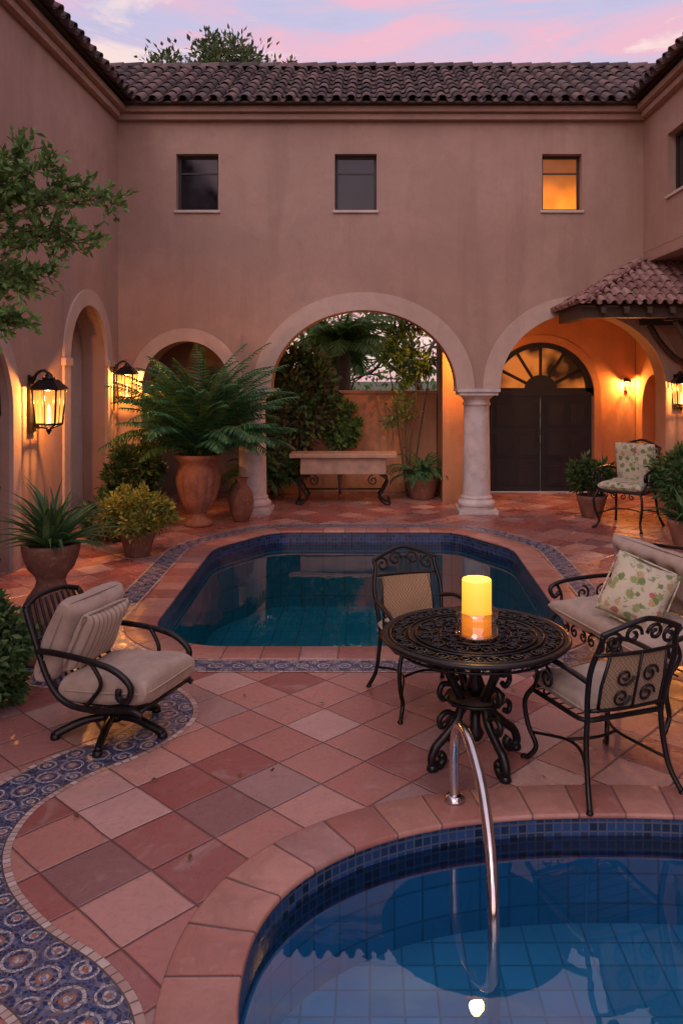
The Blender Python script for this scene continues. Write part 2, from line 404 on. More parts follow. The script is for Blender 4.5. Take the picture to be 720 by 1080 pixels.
        if pipe:
            ring = []
            for i in range(64):
                a = 2 * pi * i / 64; cx, sy = math.cos(a), math.sin(a); k = (abs(cx) ** 14 + abs(sy) ** 14) ** (-1 / 14)
                ring.append((w / 2 * cx * k, d / 2 * sy * k, 0))
            s.tube(ring, pipe, 6, mi if pmi is None else pmi, M, closed=True)
    def obj(s, name, mats, parent=None, bevel=0, loc=None, rot=None, scale=None):
        me = bpy.data.meshes.new(name); me.from_pydata([tuple(v) for v in s.v], [], s.f)
        for m in mats: me.materials.append(m)
        me.polygons.foreach_set('material_index', s.mi); me.polygons.foreach_set('use_smooth', s.sm)
        ul = me.uv_layers.new(name='UVMap'); flat = [c for f in s.uv for p in f for c in p]
        ul.data.foreach_set('uv', flat); me.update()
        o = bpy.data.objects.new(name, me); col.objects.link(o)
        if parent: o.parent = parent
        if loc: o.location = loc
        if rot: o.rotation_euler = rot
        if scale: o.scale = (scale,) * 3
        if bevel:
            b = o.modifiers.new('bevel', 'BEVEL'); b.width = bevel; b.segments = 2; b.limit_method = 'ANGLE'
        return o

def empty(name, loc=(0, 0, 0), rz=0, scale=1):
    e = bpy.data.objects.new(name, None); e.location = loc; e.rotation_euler = (0, 0, rz); e.scale = (scale,) * 3
    e.empty_display_size = .1; col.objects.link(e); return e
def T(x, y, z): return Matrix.Translation((x, y, z))
def RX(a): return Matrix.Rotation(a, 4, 'X')
def RY(a): return Matrix.Rotation(a, 4, 'Y')
def RZ(a): return Matrix.Rotation(a, 4, 'Z')
WY = lambda y: T(0, y, 0) @ RX(pi / 2)
WX = lambda x: Matrix(((0, 0, 1, x), (1, 0, 0, 0), (0, 1, 0, 0), (0, 0, 0, 1)))
def cr(pts, n=8, closed=False):
    P = [Vector(p) for p in pts]; m = len(P); out = []
    for i in range(m if closed else m - 1):
        g = (lambda k: P[k % m]) if closed else (lambda k: P[max(0, min(m - 1, k))])
        a, b, c, d = g(i - 1), g(i), g(i + 1), g(i + 2)
        for k in range(n):
            t = k / n
            out.append(.5 * ((2 * b) + (c - a) * t + (2 * a - 5 * b + 4 * c - d) * t * t + (3 * b - a - 3 * c + d) * t ** 3))
    if not closed: out.append(P[-1])
    return out
def spiral(cx, cy, r0, a0, turns, r1=.2, n=20):
    return [(cx + r0 * (1 + (r1 - 1) * k / n) * math.cos(a0 + turns * 2 * pi * k / n), cy + r0 * (1 + (r1 - 1) * k / n) * math.sin(a0 + turns * 2 * pi * k / n)) for k in range(n + 1)]
def arc(cx, hw, spring, h, n=36):
    return [(cx - hw * math.cos(pi * k / n), spring + h * math.sin(pi * k / n)) for k in range(n + 1)]
def light(name, loc, e, c, r, parent=None):
    l = bpy.data.lights.new(name, 'POINT'); l.energy = e; l.color = c; l.shadow_soft_size = r
    o = bpy.data.objects.new(name, l); o.location = loc; col.objects.link(o)
    if parent: o.parent = parent
    return o
def resample(pts, step, closed=True):
    P = [Vector(p).to_2d() if len(p) > 2 else Vector(p) for p in pts]
    if closed: P = P + [P[0]]
    L = [0]
    for i in range(len(P) - 1): L.append(L[-1] + (P[i + 1] - P[i]).length)
    n = int(L[-1] / step); out = []; j = 0
    for k in range(n if closed else n + 1):
        d = L[-1] * k / n
        while j < len(L) - 2 and L[j + 1] < d: j += 1
        t = (d - L[j]) / max(1e-9, L[j + 1] - L[j]); out.append(tuple(P[j].lerp(P[j + 1], t)))
    return out
def roundpoly(pts, rr, n=8):
    out = []; m = len(pts)
    for i in range(m):
        p = Vector(pts[i]); a = Vector(pts[i - 1]); b = Vector(pts[(i + 1) % m])
        s = p + (a - p).normalized() * rr; e = p + (b - p).normalized() * rr
        for k in range(n + 1):
            t = k / n; out.append(tuple(s * (1 - t) ** 2 + p * 2 * t * (1 - t) + e * t * t))
    return out
def offset(pts, d):
    n = len(pts); out = []
    for i in range(n):
        a = Vector(pts[i - 1]); c = Vector(pts[(i + 1) % n]); t = (c - a).normalized()
        out.append((pts[i][0] + t.y * d, pts[i][1] - t.x * d))
    return out

# ------------------------------------------------------------------ pools, patio
pool = [(-1.9, 6.98), (-1.45, 6.50), (1.28, 6.50), (1.74, 6.98), (1.82, 10.2), (1.2, 11.3), (-1.35, 11.3), (-2.0, 10.25)]
pool = resample(roundpoly(pool, .3), .06)
spa = []
for k in range(160):
    a = 2 * pi * k / 160; c, s_ = math.cos(a), math.sin(a); e = 2 / 2.3
    spa.append((1.17 + 1.65 * math.copysign(abs(c) ** e, c), 2.96 + 1.08 * math.copysign(abs(s_) ** e, s_)))
spa = resample(spa, .05)

mb = MB(); mb.plate([(-5, -4), (7.5, -4), (7.5, 15.3), (-5, 15.3)], [offset(pool, .06), offset(spa, .06)], 0)
mb.obj('patio_floor', [M_floor])
mb = MB(); mb.plate([(-150, -150), (150, -150), (150, 250), (-150, 250)], [[(-4.99, -3.99), (7.49, -3.99), (7.49, 15.29), (-4.99, 15.29)]], 0)
M_grass = simple('garden_ground', (.05, .065, .025), .95, nscale=3, var=.4)
mb.obj('ground', [M_grass], loc=(0, 0, -.005))

def make_pool(name, outl, depth, wz, bm, cm, wm, cw, mosaic):
    E = empty(name)
    b = MB(); b.sweep(outl, [(0, -.02), (0, -.28), (0, -depth)], True, 0); b.plate(outl, [], 0, T(0, 0, -depth)); b.obj('basin', [bm], E)
    c = MB(); c.sweep(outl, [(0, -.022), (-.010, -.021), (-.015, -.012), (-.012, .002), (-.004, .007), (cw - .008, .008), (cw, .006), (cw, -.01)], True, 0, sm=True); c.obj('coping', [cm], E)
    if mosaic:
        s = MB(); s.sweep(outl, [(cw + .02, .004), (cw + .28, .004)], True, 0); s.obj('mosaic_border', [M_mos2], E)
    w = MB(); w.plate(offset(outl, .004), [], 0, T(0, 0, wz)); w.obj('water', [wm], E)
    return E
make_pool('swimming_pool', pool, 1.05, -.16, M_basin, M_cop, M_water, .27, True)
SP = make_pool('hot_tub_pool', spa, .55, -.11, M_basin2, M_cop2, M_water2, .27, False)

path = cr([(-3.6, 7.3), (-3.2, 6.5), (-2.55, 5.95), (-1.9, 5.75), (-1.5, 5.55), (-1.30, 5.2), (-1.42, 4.82), (-1.68, 4.52), (-1.86, 4.15), (-1.86, 3.75), (-1.70, 3.4), (-1.42, 3.1), (-1.10, 2.87), (-.93, 2.65), (-.86, 2.3), (-.9, 1.8), (-1.1, 1.2)], 10)
path = resample([tuple(p) for p in path], .03, False)
s = MB(); s.sweep(path, [(-.19, .003), (.19, .003)], False, 0); s.obj('mosaic_path_border', [M_mos])

# ------------------------------------------------------------------ villa
V = empty('mediterranean_villa')
SPR = 1.98
outl = [(-4.4, -.02), (-3.6, -.02)] + arc(-2.9, .7, SPR, .75) + arc(-.1, 1.47, SPR, 1.24) + arc(3.36, 1.31, SPR, 1.2) + [(4.67, -.02), (5.35, -.02), (5.35, 6.40), (-4.4, 6.40)]
wins = [(-3.06, -2.395), (-.557, .105), (2.72, 3.345)]
holes = [[(a, 4.8), (b, 4.8), (b, 5.69), (a, 5.69)] for a, b in wins]
mb = MB(); mb.plate(outl, holes, .45, WY(12.975)); mb.obj('back_wall', [M_wall], V)
mb = MB()
for cx, hw, h, w in ((-.1, 1.47, 1.24, .28), (3.36, 1.31, 1.2, .27), (-2.9, .7, .75, .2)):
    o = arc(cx, hw + w, SPR, h + w, 48); i = arc(cx, hw - .004, SPR, h - .004, 48)
    mb.plate(o + i[::-1], [], .05, WY(12.745))
mb.obj('arch_trims', [M_trim], V, .006)
mb = MB(); mb.box(-3.975, 4.315, 12.64, 12.752, 6.2, 6.30); mb.box(-3.975, 4.315, 12.56, 12.753, 6.303, 6.398); mb.obj('cornice', [M_wall], V, .012)
mb = MB(); gl = MB(); lit = MB(); si = MB()
for k, (a, b) in enumerate(wins):
    y0, y1 = 12.90, 12.95; w = .045
    mb.box(a, a + w, y0, y1, 4.8, 5.69); mb.box(b - w, b, y0, y1, 4.8, 5.69); mb.box(a + w, b - w, y0, y1, 5.69 - w, 5.69); mb.box(a + w, b - w, y0, y1, 4.8, 4.8 + w)
    mb.box(a + w, b - w, y0 + .005, y1 - .005, 5.40, 5.425)
    (lit if k == 2 else gl).box(a + w, b - w, y0 + .02, y0 + .03, 4.8 + w, 5.69 - w)
    si.box(a - .03, b + .03, 12.715, 12.80, 4.755, 4.797)
mb.obj('window_frames', [M_frame], V); gl.obj('window_glass', [M_wglass], V); lit.obj('lit_window', [M_lit], V); si.obj('window_sills', [M_cream], V, .006)
mb = MB()
mb.box(-4.4, 5.35, 13.202, 15.3, 3.38, 3.55)
mb.box(-4.4, 5.35, 15.1, 15.32, 3.552, 7.2)
mb.plate([(1.95, 0), (2.195, 0)] + arc(3.18, .985, 1.82, .985) + [(4.165, 0), (4.93, 0), (4.93, 3.378), (1.95, 3.378)], [], .2, WY(15.1))
mb.box(1.25, 1.948, 13.9, 15.2, 0, 3.378)
mb.plate([(13.202, 0), (13.45, 0)] + arc(14.05, .6, 1.6, .6) + [(14.65, 0), (15.3, 0), (15.3, 3.378), (13.202, 3.378)], [], .3, WX(5.09))
mb.box(5.2, 5.35, 13.21, 15.3, 0, 3.377)
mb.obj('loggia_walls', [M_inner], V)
mb = MB(); mb.box(-4.4, -1.95, 15.0, 15.3, 0, 3.378); mb.box(-4.4, -3.98, 13.202, 15.0, 0, 3.378); mb.obj('left_room_walls', [M_wall], V)
mb = MB()
o = arc(3.18, 1.12, 1.82, 1.12, 40); i = arc(3.18, .98, 1.82, .98, 40); mb.plate([(2.06, 0)] + o + [(4.30, 0), (4.16, 0)] + i[::-1] + [(2.2, 0)], [], .04, WY(14.985))
mb.obj('door_trim', [M_inner], V, .005)
mb = MB(); gl = MB()
DY = 15.05
for sx in (-1, 1):
    xa, xb = sorted((3.18 + sx * .01, 3.18 + sx * .95)); mb.box(xa, xb, DY, DY + .05, .02, 1.80)
    for (za, zb) in ((.12, .55), (.65, 1.12), (1.22, 1.70)):
        for q in (0, 1):
            pa = xa + .08 + q * .42; pb = pa + .34
            mb.box(pa, pb, DY - .02, DY, za, zb); mb.box(pa + .04, pb - .04, DY - .035, DY - .02, za + .04, zb - .04)
mb.box(2.2, 4.16, DY - .03, DY + .05, 1.80, 1.95)
o = arc(3.18, .985, 1.82, .985, 40); i = arc(3.18, .84, 1.90, .80, 40); mb.plate(o + i[::-1], [], .08, WY(DY + .01))
for k in range(1, 6):
    a = pi * k / 6; mb.tube([(3.18 + .28 * math.cos(a), DY, 1.9 + .25 * math.sin(a)), (3.18 + .9 * math.cos(a), DY, 1.87 + .86 * math.sin(a))], .03, 6)
mb.plate(arc(3.18, .30, 1.93, .26, 24), [], .05, WY(DY + .0))
gl.plate(arc(3.18, .94, 1.86, .9, 30), [], .01, WY(DY + .03))
mb.tube([(3.12, DY - .04, .95), (3.12, DY - .07, .97), (3.12, DY - .07, 1.13), (3.12, DY - .04, 1.15)], .01, 6)
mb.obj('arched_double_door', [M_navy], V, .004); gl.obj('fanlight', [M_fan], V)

mb = MB()
for cx in (-1.885, 1.71):
    P = [(.275, .0), (.275, .10), (.30, .12), (.30, .16), (.27, .19), (.245, .21), (.255, .24), (.225, .27)]
    for k in range(9): z = .27 + (1.70 - .27) * k / 8; P.append((.222 - .022 * (k / 8) ** 1.5, z))
    P += [(.22, 1.71), (.23, 1.74), (.205, 1.76), (.21, 1.80), (.25, 1.84), (.285, 1.87)]
    mb.lathe(P, 40, 0, T(cx, 12.97, 0)); mb.box(cx - .31, cx + .31, 12.66, 13.28, -.01, .055)
    mb.box(cx - .305, cx + .305, 12.665, 13.275, 1.87, 1.925); mb.box(cx - .335, cx + .335, 12.635, 13.305, 1.927, 1.978)
mb.obj('stone_columns', [M_colm], V, .008)
LX = -3.98
mb = MB()
outl = [(-4, -.02), (7.25, -.02)] + arc(8.1, .85, 1.75, .95) + [(8.95, -.02), (10.66, -.02)] + arc(11.42, .76, 2.4, .78) + [(12.18, -.02), (12.748, -.02), (12.748, 6.40), (-4, 6.40)]
mb.plate(outl, [], .35, WX(LX - .175)); mb.obj('left_wall', [M_wallL], V)
mb = MB()
for cx, hw, sp, h, w in ((8.1, .85, 1.75, .95, .2), (11.42, .76, 2.4, .78, .22)):
    o = arc(cx, hw + w, sp, h + w, 40); i = arc(cx, hw - .004, sp, h - .004, 40)
    mb.plate([(cx - hw - w, .0)] + o + [(cx + hw + w, 0), (cx + hw - .004, 0)] + i[::-1] + [(cx - hw + .004, 0)], [], .05, WX(LX + .005))
for yy in (10.54, 12.29): mb.box(LX - .01, LX + .06, yy - .13, yy + .13, 2.32, 2.42)
mb.box(LX + .003, LX + .4, 10.35, 12.45, 0, .07)
mb.obj('left_arch_trims', [M_trim], V, .006)
mb = MB(); mb.box(-4.9, -4.62, 10.2, 12.6, 0, 4); mb.box(-4.62, -4.34, 10.3, 10.6, 0, 4); mb.box(-4.62, -4.34, 12.22, 12.5, 0, 4); mb.obj('niche_walls', [M_cream], V)
mb = MB(); mb.box(-4.30, -4.2, 7.0, 9.2, 0, 3); mb.obj('gate_back_door', [M_wood], V)
mb = MB(); gx = LX - .12
for k in range(9):
    y = 7.3 + k * .2; zt = 1.75 + .93 * math.sqrt(max(0, 1 - ((y - 8.1) / .84) ** 2)); mb.tube([(gx, y, .03), (gx, y, zt)], .011, 6)
for z in (.15, .95, 1.75): mb.tube([(gx, 7.26, z), (gx, 8.94, z)], .015, 6)
mb.tube([(gx, p[0], p[1]) for p in arc(8.1, .84, 1.75, .94, 24)], .016, 6)
for r_ in range(11):
    for k in range(8):
        y = 7.4 + k * .2; z = .27 + r_ * .2
        if z > 1.75 + .85 * math.sqrt(max(0, 1 - ((y - 8.1) / .84) ** 2)): continue
        mb.tube([(gx, a, b) for a, b in spiral(y - .045, z, .05, 0, 1.3, .2, 12)], .007, 5)
        mb.tube([(gx, a, b) for a, b in spiral(y + .045, z, .05, pi, 1.3, .2, 12)], .007, 5)
mb.obj('wrought_iron_gate', [M_wood], V)
mb = MB(); mb.box(LX, LX + .10, -4, 12.55, 6.2, 6.30); mb.box(LX + .001, LX + .18, -4, 12.55, 6.303, 6.398); mb.obj('left_cornice', [M_wallL], V, .012)
RXW = 4.32; JZ = 4.12
mb = MB()
mb.plate([(-4, JZ), (12.748, JZ), (12.748, 6.40), (-4, 6.40)], [[(10.75, 4.8), (11.72, 4.8), (11.72, 5.69), (10.75, 5.69)]], .35, WX(RXW + .175))
mb.box(RXW + .003, 7.0, -4, 12.748, JZ - .16, JZ - .002)
mb.plate([(-4, 0), (12.748, 0), (12.748, JZ - .163), (-4, JZ - .163)], [], .3, WX(5.15))
mb.obj('right_wall', [M_wallL], V)
mb = MB(); mb.box(RXW + .12, RXW + .16, 10.75, 10.80, 4.8, 5.69); mb.box(RXW + .12, RXW + .16, 11.67, 11.72, 4.8, 5.69); mb.box(RXW + .12, RXW + .16, 10.8, 11.67, 5.64, 5.69); mb.box(RXW + .12, RXW + .16, 11.2, 11.24, 4.8, 5.64)
mb.box(RXW + .14, RXW + .15, 10.8, 11.67, 4.8, 5.64, 1); mb.box(RXW - .03, RXW + .06, 10.72, 11.75, 4.755, 4.797, 2); mb.obj('right_window', [M_frame, M_wglass, M_cream], V)
mb = MB(); mb.box(RXW - .10, RXW, -4, 12.55, 6.2, 6.30); mb.box(RXW - .18, RXW - .001, -4, 12.55, 6.303, 6.398); mb.obj('right_cornice', [M_wallL], V, .012)

def rooftiles(mb, org, across, ncol, down, nrow, pitch, rowlen, jit=.006):
    A = Vector(across).normalized(); D = Vector(down).normalized(); Nn = A.cross(D)
    if Nn.z < 0: Nn = -Nn
    O = Vector(org); r = pitch * .36; th = .014; K = 6
    for c in range(ncol):
        for pan in (0, 1):
            for rw in range(nrow):
                base = O + A * ((c + .5 * pan) * pitch + R.uniform(-jit, jit)) + D * (rw * rowlen + R.uniform(-jit, jit) * 2)
                tiltv = R.uniform(-.006, .006)
                vs = []
                for e in (0, 1):
                    rr = r * (.86 + .14 * e) if not pan else r * (1 - .12 * e)
                    lift = (.0 + .022 * e) + (0 if pan else .03)
                    for sh in (0, 1):
                        q = rr - th * sh
                        for k in range(K + 1):
                            a = pi * k / K; hh = math.sin(a) * q * .95
                            if pan: hh = -hh + r * .75
                            vs.append(base + D * (e * rowlen * 1.12) + A * (-math.cos(a) * q) + Nn * (hh + lift + tiltv))
                n = K + 1; fs = []
                for k in range(K):
                    fs.append((k, k + 1, 2 * n + k + 1, 2 * n + k)); fs.append((n + k + 1, n + k, 3 * n + k, 3 * n + k + 1)); fs.append((2 * n + k, 2 * n + k + 1, 3 * n + k + 1, 3 * n + k))
                mb.add(vs, fs, 0, True)
sl = math.atan2(1.46, 2.55)
mb = MB(); L = math.hypot(1.46, 2.55); dn = (0, -math.cos(sl), -math.sin(sl))
rooftiles(mb, (-6.4, 15.0, 7.86), (1, 0, 0), 54, dn, 8, .235, L / 8, .009)
for k in range(36):
    x = -6.4 + k * .36
    rooftiles(mb, (x, 15.0, 7.87), (0, 1, 0), 1, (1, 0, -.03), 1, .30, .34)
mb.obj('back_roof_tiles', [M_roof], V)
mb = MB(); mb.add([(-6.4, 12.48, 6.40), (6.5, 12.48, 6.40), (6.5, 15, 7.85), (-6.4, 15, 7.85), (-6.4, 16.2, 7.1), (6.5, 16.2, 7.1)], [(0, 1, 2, 3), (3, 2, 5, 4)])
mb.box(-3.9, 4.25, 12.44, 12.62, 6.40, 6.425)
for sx, x0 in ((-1, -3.72), (1, 4.06)):
    mb.add([(x0, -4, 6.40), (x0, 15, 6.40), (x0 + sx * 2.5, 15, 7.83), (x0 + sx * 2.5, -4, 7.83), (x0 + sx * 5, 15, 6.4), (x0 + sx * 5, -4, 6.4)], [(0, 1, 2, 3), (3, 2, 4, 5)])
mb.obj('roof_underlay', [M_wood], V)
mb = MB(); rooftiles(mb, (-3.72 - 2.5, -3.8, 7.86), (0, 1, 0), 74, (math.cos(sl), 0, -math.sin(sl)), 8, .235, L / 8); mb.obj('left_roof_tiles', [M_roof], V)
mb = MB(); rooftiles(mb, (4.06 + 2.5, -3.8, 7.86), (0, 1, 0), 74, (-math.cos(sl), 0, -math.sin(sl)), 8, .235, L / 8); mb.obj('right_roof_tiles', [M_roof], V)

mb = MB()
ye, ze, yt, zt = 11.2, 3.17, 12.72, 3.98
sl2 = math.atan2(zt - ze, yt - ye); L2 = math.hypot(zt - ze, yt - ye); pitch = .14; nr = 7
xa, xd = 2.9, 4.25
x = xa + .06
while x < 5.3:
    f = min(1, (x - xa) / (xd - xa)); top = max(.12, f * L2); n = max(1, round(top / (L2 / nr)))
    d = Vector((0, -math.cos(sl2), -math.sin(sl2))); start = Vector((x, ye, ze)) - d * top
    rooftiles(mb, start, (1, 0, 0), 1, d, n, pitch, top / n, .003); x += pitch
y = ye + .06; dl = Vector((-(xd - xa), 0, -(zt - ze))); LL = dl.length; dl.normalize()
while y < 12.7:
    f = min(1, (y - ye) / (yt - ye)); top = max(.12, f * LL); n = max(1, round(top / .25))
    rooftiles(mb, Vector((xa, y, ze)) - dl * top, (0, 1, 0), 1, dl, n, pitch, top / n, .003); y += pitch
hd = Vector((xd, yt, zt)) - Vector((xa, ye, ze)); hl = hd.length; hd.normalize(); side = hd.cross(Vector((0, 0, 1))).normalized()
for k in range(7):
    rooftiles(mb, Vector((xa, ye, ze + .0)) + hd * hl * ((k + 1) / 7), side, 1, -hd, 1, .16, hl / 7, 0)
mb.obj('porch_roof_tiles', [M_roof2], V)
mb = MB()
mb.add([(xa, ye, ze - .01), (5.3, ye, ze - .01), (5.3, yt, zt - .01), (xd, yt, zt - .01), (xa, yt, ze - .01)], [(0, 1, 2, 3), (0, 3, 4)])
mb.box(xa + .08, 5.0, ye + .12, ye + .26, ze - .17, ze - .025)
mb.box(xa + .08, xa + .22, ye + .262, 12.74, ze - .17, ze - .025)
xx = xa + .3
while xx < 5:
    f = min(1, (xx - xa) / (xd - xa)); yb = ye + f * (yt - ye) - .05; zb = ze + f * (zt - ze)
    mb.add([(xx, ye - .04, ze - .12), (xx + .07, ye - .04, ze - .12), (xx + .07, yb, zb - .16), (xx, yb, zb - .16), (xx, ye - .04, ze - .04), (xx + .07, ye - .04, ze - .04), (xx + .07, yb, zb - .06), (xx, yb, zb - .06)],
           [(0, 1, 2, 3), (4, 5, 6, 7), (0, 4, 7, 3), (1, 5, 6, 2), (0, 1, 5, 4)]); xx += .32
for yy in (11.5, 12.55):
    mb.tube(cr([(4.99, yy, 2.35), (4.75, yy, 2.45), (4.5, yy, 2.72), (4.35, yy, 2.97)], 6), .05, 8)
    mb.box(4.2, 5.0, yy - .05, yy + .05, 2.97, 3.1)
mb.obj('porch_roof_timber', [M_wood], V)

mb = MB(); mb.box(-2.0 + .06, 1.24, 15.0, 15.25, 0, 1.84); mb.box(-1.94, 1.24, 14.96, 15.29, 1.842, 1.90); mb.obj('garden_wall', [M_inner], None, .01)

# ------------------------------------------------------------------ lanterns
def lantern(name, loc, rz, s=1., e=20, bulb=True):
    E = empty(name, loc, rz, s); m = MB(); oy = .15
    m.box(-.06, .06, 0, .02, -.24, .24)
    m.tube(cr([(0, .01, .17), (0, .05, .25), (0, .11, .275), (0, oy, .25)], 6), .013, 8)
    m.tube(cr([(0, .01, -.14), (0, .05, -.20), (0, .09, -.2), (0, oy, -.21)], 6), .009, 6)
    def sq(h, z): return [(h, h + oy, z), (-h, h + oy, z), (-h, oy - h, z), (h, oy - h, z)]
    t, b_ = .10, .082
    for i in range(4): m.tube([sq(b_, -.17)[i], sq(t, .12)[i]], .009, 6)
    for i in range(4):
        for h, z in ((b_, -.17), (t, .12)): m.tube([sq(h, z)[i], sq(h, z)[(i + 1) % 4]], .01, 6)
        a = Vector(sq(b_, -.17)[i]).lerp(Vector(sq(b_, -.17)[(i + 1) % 4]), .5); c = Vector(sq(t, .12)[i]).lerp(Vector(sq(t, .12)[(i + 1) % 4]), .5); m.tube([a, c], .0045, 5)
    o = sq(.125, .12) + sq(.06, .20); m.add(o, [(0, 1, 5, 4), (1, 2, 6, 5), (2, 3, 7, 6), (3, 0, 4, 7), (4, 5, 6, 7), (0, 3, 2, 1)])
    m.lathe([(.05, .20), (.055, .215), (.03, .225), (.03, .24), (.005, .265)], 10, 0, T(0, oy, 0))
    for i in range(4):
        h = sq(b_, -.175); m.tube([h[i], (0, oy, -.215)], .008, 5)
    m.lathe([(.02, -.205), (.024, -.225), (.004, -.26)], 10, 0, T(0, oy, 0))
    m.obj('lantern_frame', [M_iron], E)
    g = MB(); o = sq(b_ - .004, -.168) + sq(t - .004, .118); g.add(o, [(0, 1, 5, 4), (1, 2, 6, 5), (2, 3, 7, 6), (3, 0, 4, 7)]); g.obj('lantern_glass', [M_lglass], E)
    f = MB(); f.lathe([(.014, -.17), (.015, -.10), (.012, -.095), (.012, -.07), (.014, -.05), (.009, -.03), (.002, -.01)], 12, 0, T(0, oy, 0)); f.obj('candle_flame', [M_flame], E)
    light('lantern_light', (0, oy, .05), e, (1, .40, .10), .03, E)
    return E
lantern('wall_lantern', (LX + .01, 9.45, 1.86), -pi / 2, 1.4, 170)
lantern('wall_lantern', (LX + .03, 12.50, 2.06), -pi / 2, 1.25, 130)
lantern('wall_lantern', (4.85, 12.74, 1.93), pi, 1.15, 80)
lantern('wall_lantern', (4.75, 14.99, 2.0), pi, .55, 190)
lantern('wall_lantern', (1.6, 13.22, 2.45), 0, .8, 150)

# ------------------------------------------------------------------ furniture
def patio_chair(name, loc, rz, scale=1., floral=False):
    E = empty(name, loc, rz, scale); m = MB(); r = .0145
    bk = lambda x, z: (x, -.235 - .12 * ((z - .42) / .45) - .03 * (1 - (x / .25) ** 2) * (z > .45), z)
    for sx in (-1, 1):
        m.tube(cr([(sx * .24, .24, .42), (sx * .275, .285, .33), (sx * .265, .27, .2), (sx * .235, .235, .09), (sx * .26, .27, .02), (sx * .275, .30, .012)], 6), r, 8)
        m.tube(cr([(sx * .225, -.23, .42), (sx * .235, -.235, .28), (sx * .25, -.27, .12), (sx * .28, -.33, .012)], 6), r, 8)
        m.tube(cr([(sx * .225, -.23, .40), (sx * .24, -.255, .55), (sx * .25, -.30, .7), (sx * .225, -.345, .83), (sx * .235, -.37, .88)], 6), r, 8)
        m.tube(cr([(sx * .245, -.275, .62), (sx * .285, -.12, .655), (sx * .30, .08, .655), (sx * .30, .2, .635), (sx * .295, .25, .59), (sx * .285, .22, .55), (sx * .28, .18, .57), (sx * .28, .2, .60)], 6), .015, 8)
        m.tube(cr([(sx * .295, .21, .62), (sx * .28, .15, .53), (sx * .265, .19, .46), (sx * .245, .235, .42)], 6), .011, 8)
        m.tube([(sx * .285 - .0, a, b) for a, b in spiral(.05, .54, .06, pi / 2, 1.4)], .008, 6)
        m.lathe([(.015, 0), (.02, .008), (.012, .02)], 10, 0, T(sx * .275, .30, 0)); m.lathe([(.015, 0), (.02, .008), (.012, .02)], 10, 0, T(sx * .28, -.33, 0))
        m.tube(cr([(sx * .245, .245, .16), (sx * .16, .05, .19), (sx * .17, -.1, .19), (sx * .25, -.26, .16)], 6), .009, 6)
        m.tube([bk(a, b) for a, b in spiral(sx * .17, .845, .055, pi / 2 - sx * pi / 2, sx * 1.4)], .010, 6)
        m.tube([bk(a, b) for a, b in spiral(sx * .065, .875, .05, pi / 2 + sx * pi / 2, -sx * 1.3)], .010, 6)
        m.tube([bk(sx * .185, .46), bk(sx * .19, .6), bk(sx * .17, .76)], .009, 6)
    m.tube(cr([(-.16, .05, .19), (0, 0, .2), (.16, .05, .19)], 6), .009, 6)
    m.tube(cr([bk(-.235, .88), bk(-.15, .915), bk(-.06, .945), bk(0, .955), bk(.06, .945), bk(.15, .915), bk(.235, .88)], 6), .014, 8)
    m.tube([bk(x * .05, .775) for x in range(-5, 6)], .011, 6); m.tube([bk(x * .045, .47) for x in range(-5, 6)], .011, 6)
    for sx in (-1, 1):
        for q, z in enumerate((.54, .65)):
            m.tube([(p[0], p[1] - .012, p[2]) for p in [bk(a, b) for a, b in spiral(sx * .075, z, .052, 0, 1.4 * sx)]], .007, 5)
    m.tube([(p[0], p[1] - .012, p[2]) for p in (bk(0, .47), bk(0, .6), bk(0, .775))], .007, 5)
    ring = roundpoly([(-.25, -.24), (.25, -.24), (.27, .25), (-.27, .25)], .07, 5); m.tube([(a, b, .415) for a, b in ring], .013, 8, closed=True)
    for k in range(-3, 4): m.tube([(-.26, k * .07, .412), (.26, k * .07, .412)], .004, 5)
    for k in range(4):
        m.tube([(a, .262, b) for a, b in spiral(-.15 + k * .1, .375, .035, pi / 2, 1.2 if k % 2 else -1.2)], .007, 5)
    m.obj('iron_frame', [M_iron], E)
    b = MB(); n = 14; vs = []; fs = []
    for sd in (0, .008):
        for i in range(n + 1):
            for j in range(n + 1):
                x = (i / n - .5) * .36; z = .48 + .285 * j / n; p = bk(x, z); vs.append((p[0], p[1] + sd, p[2]))
    N = n + 1
    for s0 in (0, N * N):
        for i in range(n):
            for j in range(n): a = s0 + i * N + j; fs.append((a, a + N, a + N + 1, a + 1))
    b.add(vs, fs, 0, True); b.obj('woven_back', [M_floral if floral else M_weave], E)
    c = MB(); c.cushion(.50, .48, .10, T(0, .01, .47), tuft=None, seed=R.random() * 9)
    if floral:
        c.cushion(.46, .46, .11, T(0, -.235, .70) @ RX(rad(80)), seed=3)
    c.obj('cushion', [M_floral if floral else M_fab], E)
    return E
patio_chair('patio_chair', (1.25, 4.44, .0), rad(20), 1.02)
patio_chair('patio_chair', (.36, 5.45, 0), rad(-162), 1.0)
patio_chair('patio_armchair', (3.72, 11.65, 0), rad(140), 1.28, True)

